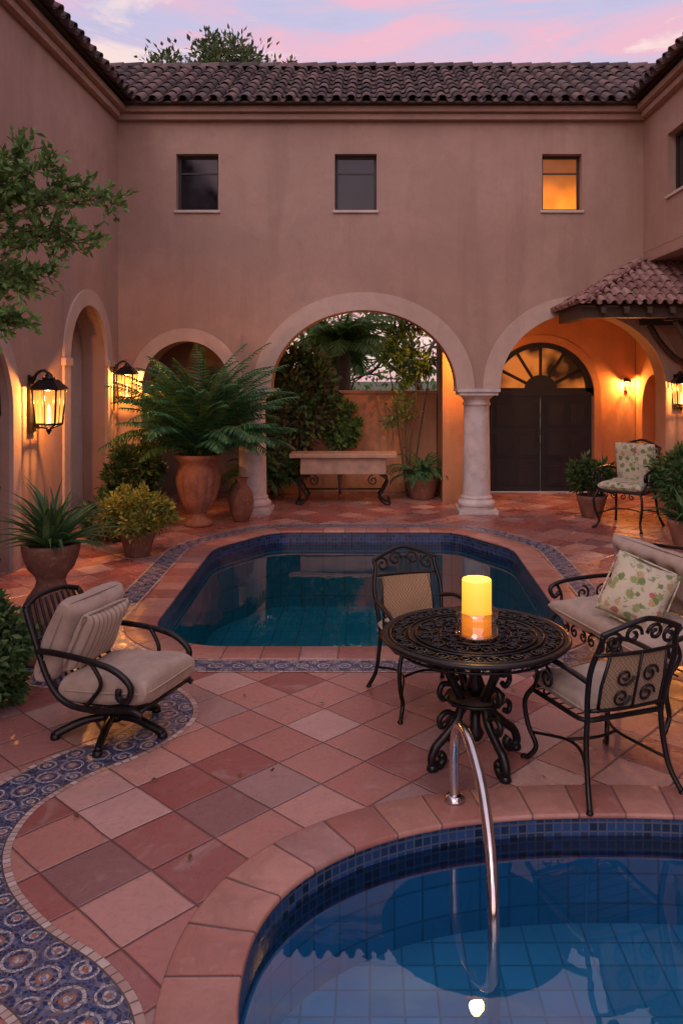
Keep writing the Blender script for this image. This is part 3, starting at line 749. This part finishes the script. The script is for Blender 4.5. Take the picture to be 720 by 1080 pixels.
E = empty('outdoor_loveseat', (1.93, 5.70, 0), rad(107)); m = MB(); W = .68
for sx in (-1, 1):
    m.tube(cr([(sx * W, .30, .34), (sx * (W + .02), .34, .24), (sx * (W + .01), .31, .1), (sx * (W + .03), .36, .012)], 6), .016, 8)
    m.tube(cr([(sx * W, -.28, .34), (sx * W, -.29, .2), (sx * (W + .02), -.36, .012)], 6), .016, 8)
    m.tube(cr([(sx * W, -.28, .34), (sx * W, -.31, .6), (sx * (W - .02), -.40, .86)], 6), .016, 8)
    m.tube(cr([(sx * W, -.32, .60), (sx * (W + .03), -.1, .60), (sx * (W + .03), .2, .585), (sx * (W + .03), .33, .54), (sx * (W + .02), .31, .47), (sx * (W + .02), .26, .50)], 6), .017, 8)
    m.tube(cr([(sx * (W + .03), .28, .57), (sx * (W + .02), .24, .46), (sx * W, .30, .34)], 6), .012, 8)
    for k in range(2): m.tube([(sx * (W + .01), a, b) for a, b in spiral(-.12 + k * .18, .48, .06, pi / 2, 1.4 if k % 2 else -1.4)], .009, 6)
m.tube(cr([(-W + .02, -.40, .86), (-.3, -.41, .90), (0, -.41, .93), (.3, -.41, .90), (W - .02, -.40, .86)], 6), .014, 8)
for z, y in ((.34, .30), (.34, -.28), (.62, -.33)): m.tube([(-W, y, z), (W, y, z)], .012, 8)
for k in range(-5, 6): m.tube([(k * .11, -.28, .34), (k * .11, -.33, .62), (k * .11, -.405, .88)], .006, 6)
for k in range(10): m.tube([(a, .31, b) for a, b in spiral(-.52 + k * .115, .285, .045, pi / 2, 1.3 if k % 2 else -1.3)], .008, 5)
for k in range(-3, 4): m.tube([(-W, k * .08, .335), (W, k * .08, .335)], .006, 5)
m.obj('iron_frame', [M_iron], E)
c = MB()
c.cushion(1.30, .68, .17, T(0, .05, .425), tuft=(6, 3), n=44, seed=2)
c.cushion(1.28, .48, .17, T(0, -.26, .71) @ RX(rad(72)), tuft=(6, 2), n=44, seed=5)
c.obj('tufted_cushions', [M_fab], E)
c = MB(); c.cushion(.44, .44, .19, Matrix.Identity(4), n=24, p=4, q=.5, pinch=.10, seed=8)
c.obj('throw_pillow', [M_floral], None, loc=(1.84, 5.55, .70), rot=(rad(66), rad(18), rad(-32)))

# swivel lounge chair
E = empty('swivel_lounge_chair', (-1.58, 4.98, 0), rad(-108), .91); m = MB()
for sx in (-1, 1):
    m.tube(cr([(sx * .27, -.50, .86), (sx * .30, -.40, .68), (sx * .31, -.28, .42), (sx * .31, -.14, .29), (sx * .31, .1, .27), (sx * .31, .34, .30), (sx * .30, .42, .27)], 7), .020, 8)
    m.tube(cr([(sx * .305, -.36, .60), (sx * .34, -.2, .615), (sx * .355, .05, .60), (sx * .355, .25, .56), (sx * .35, .37, .47), (sx * .34, .34, .37), (sx * .33, .27, .38), (sx * .33, .27, .43)], 7), .021, 8)
    m.tube(cr([(sx * .345, .06, .60), (sx * .33, .14, .46), (sx * .31, .06, .34), (sx * .31, .0, .28)], 6), .014, 8)
m.tube(cr([(-.27, -.50, .86), (-.12, -.53, .90), (.12, -.53, .90), (.27, -.50, .86)], 6), .019, 8)
for k in range(-4, 5): m.tube(cr([(k * .055, -.515, .88), (k * .06, -.43, .66), (k * .06, -.31, .42), (k * .06, -.14, .28), (k * .06, .34, .30)], 5), .010, 6)
for y, z in ((-.30, .44), (-.41, .66), (-.14, .28), (.1, .27), (.40, .29)): m.tube([(-.30, y, z), (.30, y, z)], .013, 8)
m.box(-.14, .14, -.14, .14, .235, .265); m.lathe([(.06, .23), (.06, .2), (.038, .19), (.038, .13), (.07, .12), (.07, .08)], 16)
for k in range(5):
    a = 2 * pi * k / 5 + .35
    m.tube(cr([(.03 * math.cos(a), .03 * math.sin(a), .105), (.17 * math.cos(a), .17 * math.sin(a), .10), (.31 * math.cos(a), .31 * math.sin(a), .055), (.37 * math.cos(a), .37 * math.sin(a), .03)], 5), .028, 8)
    m.lathe([(.03, .0), (.034, .012), (.03, .035)], 12, 0, T(.37 * math.cos(a), .37 * math.sin(a), 0))
m.obj('iron_frame', [M_iron], E)
c = MB(); c.cushion(.60, .66, .20, T(0, .12, .385) @ RX(rad(4)), n=32, seed=1, q=.33); c.obj('seat_cushion', [M_fab], E)
c = MB(); c.cushion(.60, .56, .20, T(0, -.27, .66) @ RX(rad(66)), n=32, seed=4, q=.36); c.obj('back_cushion', [M_fab], E)
c = MB(); c.cushion(.46, .42, .15, T(.04, -.11, .66) @ RX(rad(64)), n=28, seed=14, p=5, q=.5, pinch=.08); c.obj('lumbar_pillow', [M_fstripe], E)

# round table
E = empty('round_patio_table', (.60, 4.60, 0)); m = MB(); Rt = .53
m.lathe([(.0, .700), (Rt - .04, .700), (Rt, .705), (Rt + .008, .715), (Rt, .727), (Rt - .03, .728), (Rt - .035, .719), (0, .719)], 72)
for rr, w in ((Rt - .045, .008), (.38, .007), (.34, .005), (.20, .007), (.09, .007)): m.tube([(rr * math.cos(2 * pi * k / 64), rr * math.sin(2 * pi * k / 64), .724) for k in range(64)], w, 6, closed=True)
for k in range(20):
    a = 2 * pi * k / 20; M = RZ(a)
    m.tube([(x, y, .725) for x, y in spiral(.435, .035, .045, 0, 1.5)], .006, 5, 0, M)
    m.tube([(x, y, .725) for x, y in spiral(.435, -.035, .03, 0, -1.5)], .0055, 5, 0, M)
for k in range(12):
    M = RZ(2 * pi * k / 12)
    m.tube([(x, y, .725) for x, y in spiral(.285, .03, .05, 0, 1.5)], .006, 5, 0, M); m.tube([(x, y, .725) for x, y in spiral(.25, -.035, .035, pi, -1.5)], .0055, 5, 0, M)
    m.tube([(x, y, .725) for x, y in spiral(.145, 0, .045, 0, 1.4)], .0055, 5, 0, M); m.tube([(.05, 0, .724), (.33, .0, .724)], .0045, 5, 0, RZ(.26) @ M)
m.tube([((Rt - .06) * math.cos(2 * pi * k / 64), (Rt - .06) * math.sin(2 * pi * k / 64), .665) for k in range(64)], .008, 6, closed=True)
for k in range(28):
    M = RZ(2 * pi * k / 28) @ T(Rt - .06, 0, 0) @ RZ(pi / 2); m.tube([(x, 0, y) for x, y in spiral(0, .682, .026, pi / 2, 1.3 if k % 2 else -1.3, .3, 12)], .005, 5, 0, M)
for k in range(4):
    M = RZ(pi / 4 * .6 + k * pi / 2)
    m.tube([(x, 0, z) for x, z in [tuple(p) for p in cr([(.10, .70), (.17, .66), (.20, .58), (.15, .47), (.10, .37), (.12, .26), (.20, .18), (.27, .12), (.29, .05), (.24, .025), (.215, .06), (.235, .085)], 8)]], .025, 8, 0, M)
    m.tube([(x, 0, z) for x, z in [tuple(p) for p in cr([(.20, .69), (.28, .66), (.30, .60), (.25, .57), (.225, .60), (.245, .625)], 8)]], .016, 8, 0, M)
    m.tube([(x, 0, z) for x, z in [tuple(p) for p in cr([(.15, .46), (.22, .47), (.24, .42), (.21, .385), (.185, .41)], 8)]], .016, 8, 0, M)
    m.tube([(x, 0, z) for x, z in [tuple(p) for p in cr([(.12, .27), (.19, .31), (.24, .28), (.23, .235), (.20, .25)], 8)]], .016, 8, 0, M)
    m.lathe([(.02, 0), (.034, .01), (.03, .03), (.012, .045)], 12, 0, M @ T(.285, 0, 0))
m.lathe([(.0, .345), (.15, .345), (.165, .355), (.165, .37), (.0, .37)], 36, 1)
m.tube([(.165 * math.cos(2 * pi * k / 40), .165 * math.sin(2 * pi * k / 40), .36) for k in range(40)], .012, 6, closed=True)
m.lathe([(.035, .12), (.05, .16), (.03, .2), (.028, .34)], 16); m.lathe([(.03, .37), (.055, .43), (.03, .50), (.06, .60), (.1, .70)], 16)
m.obj('wrought_iron_table', [M_iron, M_wood], E)

E = empty('pillar_candle', (.60, 4.54, .732)); m = MB()
m.lathe([(.0, .012), (.080, .012), (.083, .02), (.083, .31), (.078, .318), (.066, .310), (.0, .300)], 40); m.obj('wax', [M_candle], E)
m = MB(); m.lathe([(.06, 0), (.11, .003), (.125, .014), (.12, .016), (.118, .10), (.121, .145), (.117, .145), (.113, .10), (.112, .016), (.0, .010)], 40); m.obj('glass_holder', [M_glass], E)
m = MB(); m.lathe([(.003, .29), (.003, .325)], 6); m.obj('wick', [M_dark], E)
light('candle_light', (0, 0, .42), 7, (1, .5, .13), .04, E)

E = empty('stone_console_table', (-.45, 13.75, 0)); m = MB()
m.box(-.90, .90, -.28, .28, .80, .87); m.box(-.72, .72, -.22, .22, .52, .798); m.obj('stone_top', [M_stoneT], E, .012)
m = MB()
for sx in (-1, 1):
    for sy in (-.2, .2):
        m.tube([(x, sy, z) for x, z in [tuple(p) for p in cr([(sx * .62, .52), (sx * .74, .42), (sx * .66, .24), (sx * .60, .14), (sx * .70, .03), (sx * .78, .03), (sx * .76, .09)], 8)]], .02, 8)
    m.tube([(sx * .66, -.2, .25), (sx * .66, .2, .25)], .012, 8)
    m.tube([(x, -.2, z) for x, z in spiral(sx * .5, .42, .09, pi / 2, 1.4 * sx)], .012, 8)
m.tube([(-.66, 0, .25), (.66, 0, .25)], .014, 8); m.obj('iron_legs', [M_iron], E)

m = MB(); pts = cr([(.435, 4.15, .0), (.432, 4.15, .20), (.437, 4.12, .36), (.455, 4.01, .45), (.48, 3.85, .43), (.505, 3.64, .33), (.512, 3.44, .18), (.508, 3.33, .02), (.505, 3.29, -.2), (.503, 3.28, -.54)], 8)
m.tube(pts, .025, 14); m.lathe([(.055, .0), (.055, .012), (.04, .03), (.028, .035)], 24, 0, T(.435, 4.15, .008)); m.obj('pool_handrail', [M_chrome])

# ------------------------------------------------------------------ plants
def leaf(mb, p, d, ln, w, mi=0, fold=.15):
    d = d.normalized(); u = Vector((R.gauss(0, 1), R.gauss(0, 1), R.gauss(0, 1) + .8)); s_ = d.cross(u)
    if s_.length < 1e-4: s_ = d.orthogonal()
    s_.normalize(); n = s_.cross(d)
    mb.add([p, p + d * ln * .45 + s_ * w / 2 + n * w * fold, p + d * ln, p + d * ln * .45 - s_ * w / 2 + n * w * fold], [(0, 1, 2), (0, 2, 3)], mi)
def rv(s_=1): return Vector((R.gauss(0, s_), R.gauss(0, s_), R.gauss(0, s_)))
def cloud(mb, c, rx, ry, rz, clumps, per, ln, w, spread=.22, mi=0):
    c = Vector(c)
    for _ in range(clumps):
        d = rv().normalized(); rr = R.uniform(.45, 1) ** .6; q = c + Vector((d.x * rx * rr, d.y * ry * rr, d.z * rz * rr)); sp = spread * R.uniform(.5, 1.3) * min(rx, rz)
        for _ in range(per):
            o = rv(sp * .6); leaf(mb, q + o, (o.normalized() + d * .5 + rv(.5)), ln * R.uniform(.6, 1.2), w * R.uniform(.7, 1.2), mi)
def frond(mb, base, az, el, length, n, ll, lw, droop=1.5, mi=0, stem=.008):
    p = Vector(base); st = length / n; pts = [p.copy()]
    h = Vector((math.cos(az), math.sin(az), 0)); e = el; side = Vector((-math.sin(az), math.cos(az), 0))
    tw = R.uniform(-.5, .5)
    for i in range(n):
        t = i / n; e -= droop / n * (.4 + 1.2 * t); d = h * math.cos(e) + Vector((0, 0, math.sin(e))); p = p + d * st; pts.append(p.copy())
        if t > .12:
            up = side.cross(d); k = ll * math.sin(pi * min(1, (t * .86 + .14))) ** .6 * (1.05 - t * .35)
            for sx in (-1, 1):
                dd = (side * sx * (1 + tw * .1) + d * .75 + up * .25 + Vector((0, 0, -.25)) + rv(.07)).normalized(); q = p; wv = d * lw / 2
                mb.add([q - wv, q + wv, q + dd * k * .6 + wv * .8 + Vector((0, 0, -.01)), q + dd * k + Vector((0, 0, -.12 * k)), q + dd * k * .6 - wv * .8], [(0, 1, 2, 3, 4)], mi)
    mb.tube(pts[::3] + [pts[-1]], stem, 4, mi + 1)
def blade(mb, base, az, el, length, w, droop, mi=0):
    p = Vector(base); n = 7; h = Vector((math.cos(az), math.sin(az), 0)); side = Vector((-math.sin(az), math.cos(az), 0)); e = el; vs = []
    for i in range(n + 1):
        t = i / n; ww = w * (.7 + .5 * math.sin(pi * min(1, t * 1.2))) * (1 - t ** 2.2) + .001
        up = Vector((0, 0, 1)) * ww * .35
        vs += [p - side * ww / 2 + up, p, p + side * ww / 2 + up]; e -= droop / n * (.3 + 1.4 * t); p = p + (h * math.cos(e) + Vector((0, 0, math.sin(e)))) * length / n
    fs = []
    for i in range(n): a = i * 3; fs += [(a, a + 1, a + 4, a + 3), (a + 1, a + 2, a + 5, a + 4)]
    mb.add(vs, fs, mi, True)

def pot(E, prof, m=M_terra, seg=36, flute=None, soilz=None, soilr=.2):
    b = MB(); b.lathe(prof, seg, 0, None, flute); b.obj('pot', [m], E)
    if soilz: s_ = MB(); s_.lathe([(0.001, soilz), (soilr, soilz - .005), (soilr, soilz - .03)], 20); s_.obj('soil', [M_soil], E)
URN = [(.19, 0), (.21, .02), (.21, .07), (.15, .10), (.11, .15), (.13, .20), (.20, .28), (.26, .42), (.30, .60), (.31, .72), (.295, .80), (.27, .86), (.27, .90), (.31, .95), (.35, 1.0), (.35, 1.04), (.30, 1.045), (.27, .98), (.26, .9)]
E = empty('potted_palm_fern', (-2.50, 11.75, 0)); pot(E, URN, M_terra, 84, lambda z: .07 if .2 < z < .75 else 0, .96, .26)
m = MB()
for k in range(125):
    q = k / 125; el = 1.54 - .95 * q + R.uniform(-.1, .1); L_ = R.uniform(1.55, 2.05) - .45 * q
    frond(m, (R.gauss(0, .07), R.gauss(0, .07), 1.0), R.uniform(0, 2 * pi), el, L_, 34, .29, .03, R.uniform(.8, 1.6))
m.obj('fronds', [L_fern, L_yuc], E)

E = empty('potted_yucca', (-2.45, 6.2, 0)); pot(E, [(.19, 0), (.20, .03), (.18, .06), (.15, .10), (.13, .16), (.17, .24), (.21, .32), (.215, .40), (.17, .50), (.12, .57), (.105, .62), (.12, .66), (.17, .72), (.20, .80), (.215, .87), (.215, .90), (.19, .905), (.18, .84)], M_terraD, 84, lambda z: .07 if .2 < z < .45 else 0, .87, .18)
m = MB()
for k in range(100): blade(m, (R.gauss(0, .03), R.gauss(0, .03), .86), R.uniform(0, 2 * pi), R.uniform(.25, 1.5), R.uniform(.42, .66), .038, R.uniform(.4, 1.4))
m.obj('leaves', [L_yuc], E)

E = empty('potted_shrub', (-2.82, 9.8, 0)); pot(E, [(.14, 0), (.15, .02), (.19, .2), (.205, .24), (.215, .26), (.215, .30), (.19, .30), (.18, .26)], M_terraD, 32, None, .28, .18)
m = MB(); cloud(m, (0, 0, .54), .44, .40, .29, 60, 60, .07, .035, .22); m.obj('foliage', [L_yel], E)

E = empty('clay_vase', (-1.93, 12.1, 0)); pot(E, [(.10, 0), (.12, .02), (.17, .15), (.19, .30), (.17, .43), (.10, .52), (.075, .57), (.085, .62), (.11, .65), (.09, .65), (.06, .6)], M_terraD)

def bushy(name, loc, parts, mats, potprof=None, potm=M_terraD, soil=(.28, .18)):
    E = empty(name, loc)
    if potprof: pot(E, potprof, potm, 32, None, *soil)
    m = MB()
    for p in parts: cloud(m, *p)
    m.obj('foliage', mats, E)
    t = MB()
    for p in parts[:1]:
        for k in range(6):
            a = R.uniform(0, 6.28); e = Vector((p[0][0] + math.cos(a) * p[1] * .6, p[0][1] + math.sin(a) * p[2] * .6, p[0][2] + p[3] * R.uniform(0, .6))); t.tube(cr([(0, 0, .0), (e.x * .3, e.y * .3, e.z * .5), e], 4), .015, 6)
    t.obj('stems', [M_bark], E); return E
SP_POT = [(.14, 0), (.15, .02), (.2, .2), (.22, .27), (.23, .30), (.23, .34), (.20, .34), (.19, .28)]
bushy('green_shrub', (-3.5, 11.9, 0), [((0, 0, .7), .4, .4, .5, 40, 50, .12, .06, .25)], [L_dark], SP_POT)
bushy('green_shrub', (-3.45, 10.6, 0), [((0, 0, .35), .3, .3, .3, 25, 40, .10, .05, .25)], [L_dark])
bushy('green_shrub', (-2.58, 5.30, 0), [((0, 0, .36), .32, .30, .38, 60, 60, .08, .045, .22)], [L_yuc])
bushy('garden_shrub', (-1.25, 14.4, 0), [((0, 0, 1.85), .62, .4, .75, 80, 55, .15, .08, .2), ((-.35, 0, .8), .5, .35, .6, 40, 50, .14, .07, .25)], [L_red])
bushy('garden_shrub', (-.55, 14.75, 0), [((0, 0, 1.30), .36, .2, .40, 40, 40, .13, .07, .2)], [L_lite])
E = empty('slim_garden_tree', (.72, 14.55, 0)); t = MB(); m = MB()
for k in range(4):
    x = (k - 1.5) * .14; pts = cr([(x * .2, 0, 0), (x * .5 + R.uniform(-.05, .05), 0, .8), (x * 1.2, R.uniform(-.1, .1), 1.6), (x * 2, R.uniform(-.2, .2), 2.5 + R.uniform(0, .5))], 6); t.tube(pts, .02, 6, radii=[.024 - .018 * i / len(pts) for i in range(len(pts))])
cloud(m, (0, 0, 2.60), .52, .4, .55, 44, 32, .13, .06, .20); cloud(m, (-.2, 0, 1.6), .3, .3, .4, 16, 14, .12, .05, .3)
t.obj('trunk', [M_bark], E); m.obj('foliage', [L_gard], E)
E = empty('potted_fern', (.92, 14.35, 0)); pot(E, [(.2, 0), (.21, .02), (.27, .2), (.30, .3), (.32, .33), (.32, .38), (.28, .38), (.27, .3)], M_terra, 32, None, .35, .26)
m = MB()
for k in range(60): frond(m, (0, 0, .35), R.uniform(0, 6.28), R.uniform(.5, 1.4), R.uniform(.5, .8), 18, .13, .016, R.uniform(1.2, 2.2))
m.obj('fronds', [L_fern, L_yuc], E)
E = empty('potted_fern', (-2.0, 14.1, 0)); pot(E, SP_POT, M_terra, 32, None, .3, .2)
m = MB()
for k in range(50): frond(m, (0, 0, .33), R.uniform(0, 6.28), R.uniform(.5, 1.4), R.uniform(.6, 1.0), 18, .15, .02, R.uniform(1.2, 2.2))
m.obj('fronds', [L_fern, L_yuc], E)
bushy('potted_plant', (3.42, 12.45, 0), [((0, 0, .62), .38, .3, .22, 36, 40, .12, .05, .25)], [L_dark], SP_POT)
bushy('potted_plant', (4.42, 11.2, 0), [((0, 0, .75), .42, .4, .42, 60, 50, .13, .05, .25)], [L_yuc], SP_POT, M_terra)
E = empty('potted_yucca', (4.05, 10.35, 0)); pot(E, SP_POT, M_terra, 32, None, .3, .2); m = MB()
for k in range(60): blade(m, (R.gauss(0, .03), R.gauss(0, .03), .3), R.uniform(0, 6.28), R.uniform(.3, 1.4), R.uniform(.4, .7), .05, R.uniform(.6, 1.6))
m.obj('leaves', [L_yuc], E)
E = empty('palm_tree', (-.62, 18.3, 0)); t = MB(); pts = [(.03 * math.sin(k), 0, k * .28) for k in range(11)]; t.tube(pts, .13, 10, radii=[.15 + .02 * (k % 2) for k in range(11)]); t.obj('trunk', [M_bark], E)
m = MB()
for k in range(44): frond(m, (0, 0, 2.8), R.uniform(0, 6.28), R.uniform(-.1, 1.2), R.uniform(1.2, 1.6), 30, .5, .05, R.uniform(1.0, 1.8), stem=.018)
m.obj('fronds', [L_gard, L_gard], E)
def tree(name, loc, H, cr_, leafmat, clumps, per, ln, lw, crown=None):
    E = empty(name, loc); t = MB(); m = MB(); tips = []
    def grow(p, d, L_, r, dep):
        pts = [p]; q = p
        for i in range(4): d = (d + rv(.13) + Vector((0, 0, .05))).normalized(); q = q + d * L_ / 4; pts.append(q)
        t.tube(pts, r, 7, radii=[r * (1 - .35 * i / 4) for i in range(5)])
        if dep == 0: tips.append(q); return
        for k in range(R.choice((3, 3, 4))): grow(pts[-1 if k else -2], (d + rv(.55)).normalized(), L_ * R.uniform(.6, .8), r * .6, dep - 1)
    grow(Vector((0, 0, 0)), Vector((0, 0, 1)), H * .42, H * .022, 3)
    for q in tips:
        for c_ in range(clumps):
            o = q + rv(cr_ * .45)
            for _ in range(per): w = rv(cr_ * .22); leaf(m, o + w, w + rv(.3), ln * R.uniform(.7, 1.2), lw)
    if crown: cloud(m, *crown)
    t.obj('trunk_and_limbs', [M_bark], E); m.obj('crown', [leafmat], E); return E
tree('background_tree', (-4.0, 22.0, 0), 9.4, .9, L_tree, 3, 18, .20, .10, ((0, 0, 9.6), 2.4, 1.5, 1.75, 170, 55, .19, .09, .15))
tree('garden_tree', (-3.6, 19, 0), 4.6, .5, L_lite, 5, 14, .15, .08)
tree('garden_tree', (1.9, 20.5, 0), 5.0, .5, L_gard, 4, 12, .15, .07)
tree('garden_tree', (-1.9, 22, 0), 5.2, .55, L_gard, 4, 12, .16, .08)
E = empty('garden_hedge', (0, 24, 0)); m = MB()
for k in range(16): cloud(m, (-9 + k * 1.25, R.uniform(-.5, .5), .8 + R.uniform(-.1, .3)), 1.0, .7, 1.1, 26, 20, .22, .12, .25)
m.obj('foliage', [L_lite], E)

E = empty('leafy_courtyard_tree', (-3.15, 6.0, 0)); t = MB(); m = MB()
tr = cr([(0, 0, 0), (.03, .02, .9), (-.02, 0, 1.7), (.08, 0, 2.5), (.1, 0, 3.3), (.2, 0, 4.1)], 6)
t.tube(tr, .05, 10, radii=[.055 - .035 * i / len(tr) for i in range(len(tr))])
ends = [(1.22, 0, 3.50), (1.0, .1, 3.22), (.80, -.1, 3.75), (.50, .1, 3.85), (.95, .05, 3.60), (.58, -.2, 2.6), (.5, .1, 2.9), (.75, .1, 3.30), (.45, -.15, 3.6), (.72, -.15, 2.95)]
for e in ends:
    e = Vector(e); s0 = Vector((.08, 0, min(3.2, e.z - .35))); mid = s0.lerp(e, .5) + Vector((0, R.uniform(-.1, .1), .10)); pts = cr([s0, mid, e], 10)
    t.tube(pts, .010, 6, radii=[.011 - .008 * i / len(pts) for i in range(len(pts))])
    for i in range(5, len(pts)):
        for _ in range(2):
            d = ((pts[min(i + 1, len(pts) - 1)] - pts[i - 1]).normalized() + rv(.6)).normalized(); L_ = R.uniform(.10, .24); q = pts[i]; tp = [q]
            for k in range(6):
                d = (d + rv(.12) + Vector((0, 0, -.03))).normalized(); q = q + d * L_ / 6; tp.append(q)
                leaf(m, q, d + rv(.7), R.uniform(.055, .095), .040)
                if k % 2: leaf(m, q, d + rv(.7), R.uniform(.05, .085), .036)
            t.tube(tp, .0025, 4)
t.obj('trunk_and_limbs', [M_bark], E); m.obj('leaves', [L_lite], E)

m = MB()
for k in range(60):
    x, y = R.uniform(-3.4, 2.6), R.uniform(3.2, 12.2)
    inp = (-2.1 < x < 1.9 and 6.4 < y < 11.4); ins = (-.55 < x and y < 4.1)
    if inp or ins: continue
    a = R.uniform(0, 6.28); leaf(m, Vector((x, y, .016)), Vector((math.cos(a), math.sin(a), .05)), R.uniform(.03, .055), .022)
L_dry = leafm('dry_leaf', [(0, (.16, .08, .03)), (.6, (.22, .15, .05)), (1, (.10, .11, .04))])
m.obj('fallen_leaves', [L_dry])

# ------------------------------------------------------------------ world, sun, camera
w = bpy.data.worlds.new('World'); sc.world = w; w.use_nodes = True; g = NT(w.node_tree)
bg = w.node_tree.nodes['Background']
tc = g.n('ShaderNodeTexCoord').outputs['Generated']
sky = g.n('ShaderNodeTexSky', sky_type='NISHITA', sun_disc=False, sun_elevation=rad(3), sun_rotation=rad(200)).outputs[0]
skys = g.n('ShaderNodeVectorMath', {0: sky, 1: (.10, .10, .10)}, operation='MULTIPLY').outputs[0]
sp = g.n('ShaderNodeSeparateXYZ', {0: tc}); z = sp.outputs[2]
base = g.ramp(g.rng(z, -.05, 1.), [(0, (.62, .42, .38)), (.12, (.84, .62, .52)), (.3, (.66, .54, .68)), (.42, (.58, .54, .76)), (1, (.47, .51, .68))])
mp = g.n('ShaderNodeMapping', {0: tc, 1: (.3, .1, 0), 2: (0, rad(8), rad(12)), 3: (2.4, 2.4, 12.)}).outputs[0]
cn = g.noise(mp, 1.7, 7, .6, .7); cn2 = g.noise(g.n('ShaderNodeMapping', {0: tc, 3: (3.5, 3.5, 17.)}).outputs[0], 1.4, 6, .62, .4)
c = g.mix(g.rng(cn, .44, .60, 0, .8), base, (.95, .48, .58))
c = g.mix(g.rng(cn2, .52, .64, 0, .85), c, (1.0, .78, .72))
c = g.mix(g.rng(cn, .28, .42, .6, 0), c, (.46, .44, .66))
c = g.mix(.86, skys, c)
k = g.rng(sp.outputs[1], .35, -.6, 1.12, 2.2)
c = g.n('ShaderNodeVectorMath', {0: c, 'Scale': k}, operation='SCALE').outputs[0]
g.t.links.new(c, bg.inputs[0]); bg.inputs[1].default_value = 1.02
sl_ = bpy.data.lights.new('sun', 'SUN'); sl_.energy = .6; sl_.angle = rad(25); sl_.color = (1, .85, .76)
so = bpy.data.objects.new('sun', sl_); so.rotation_euler = (rad(48), 0, rad(-20)); col.objects.link(so)

cam = bpy.data.cameras.new('camera'); cam.sensor_fit = 'VERTICAL'; cam.sensor_height = 36; cam.lens = 850 / 1080 * 36
cam.shift_x = -30 / 1080; cam.shift_y = -145 / 1080; cam.clip_end = 600; cam.clip_start = .05
co = bpy.data.objects.new('camera', cam); co.location = (0, 0, 2.2); co.rotation_euler = (pi / 2, 0, 0); col.objects.link(co); sc.camera = co
sc.view_settings.view_transform = 'Standard'; sc.view_settings.look = 'None'; sc.view_settings.exposure = 0
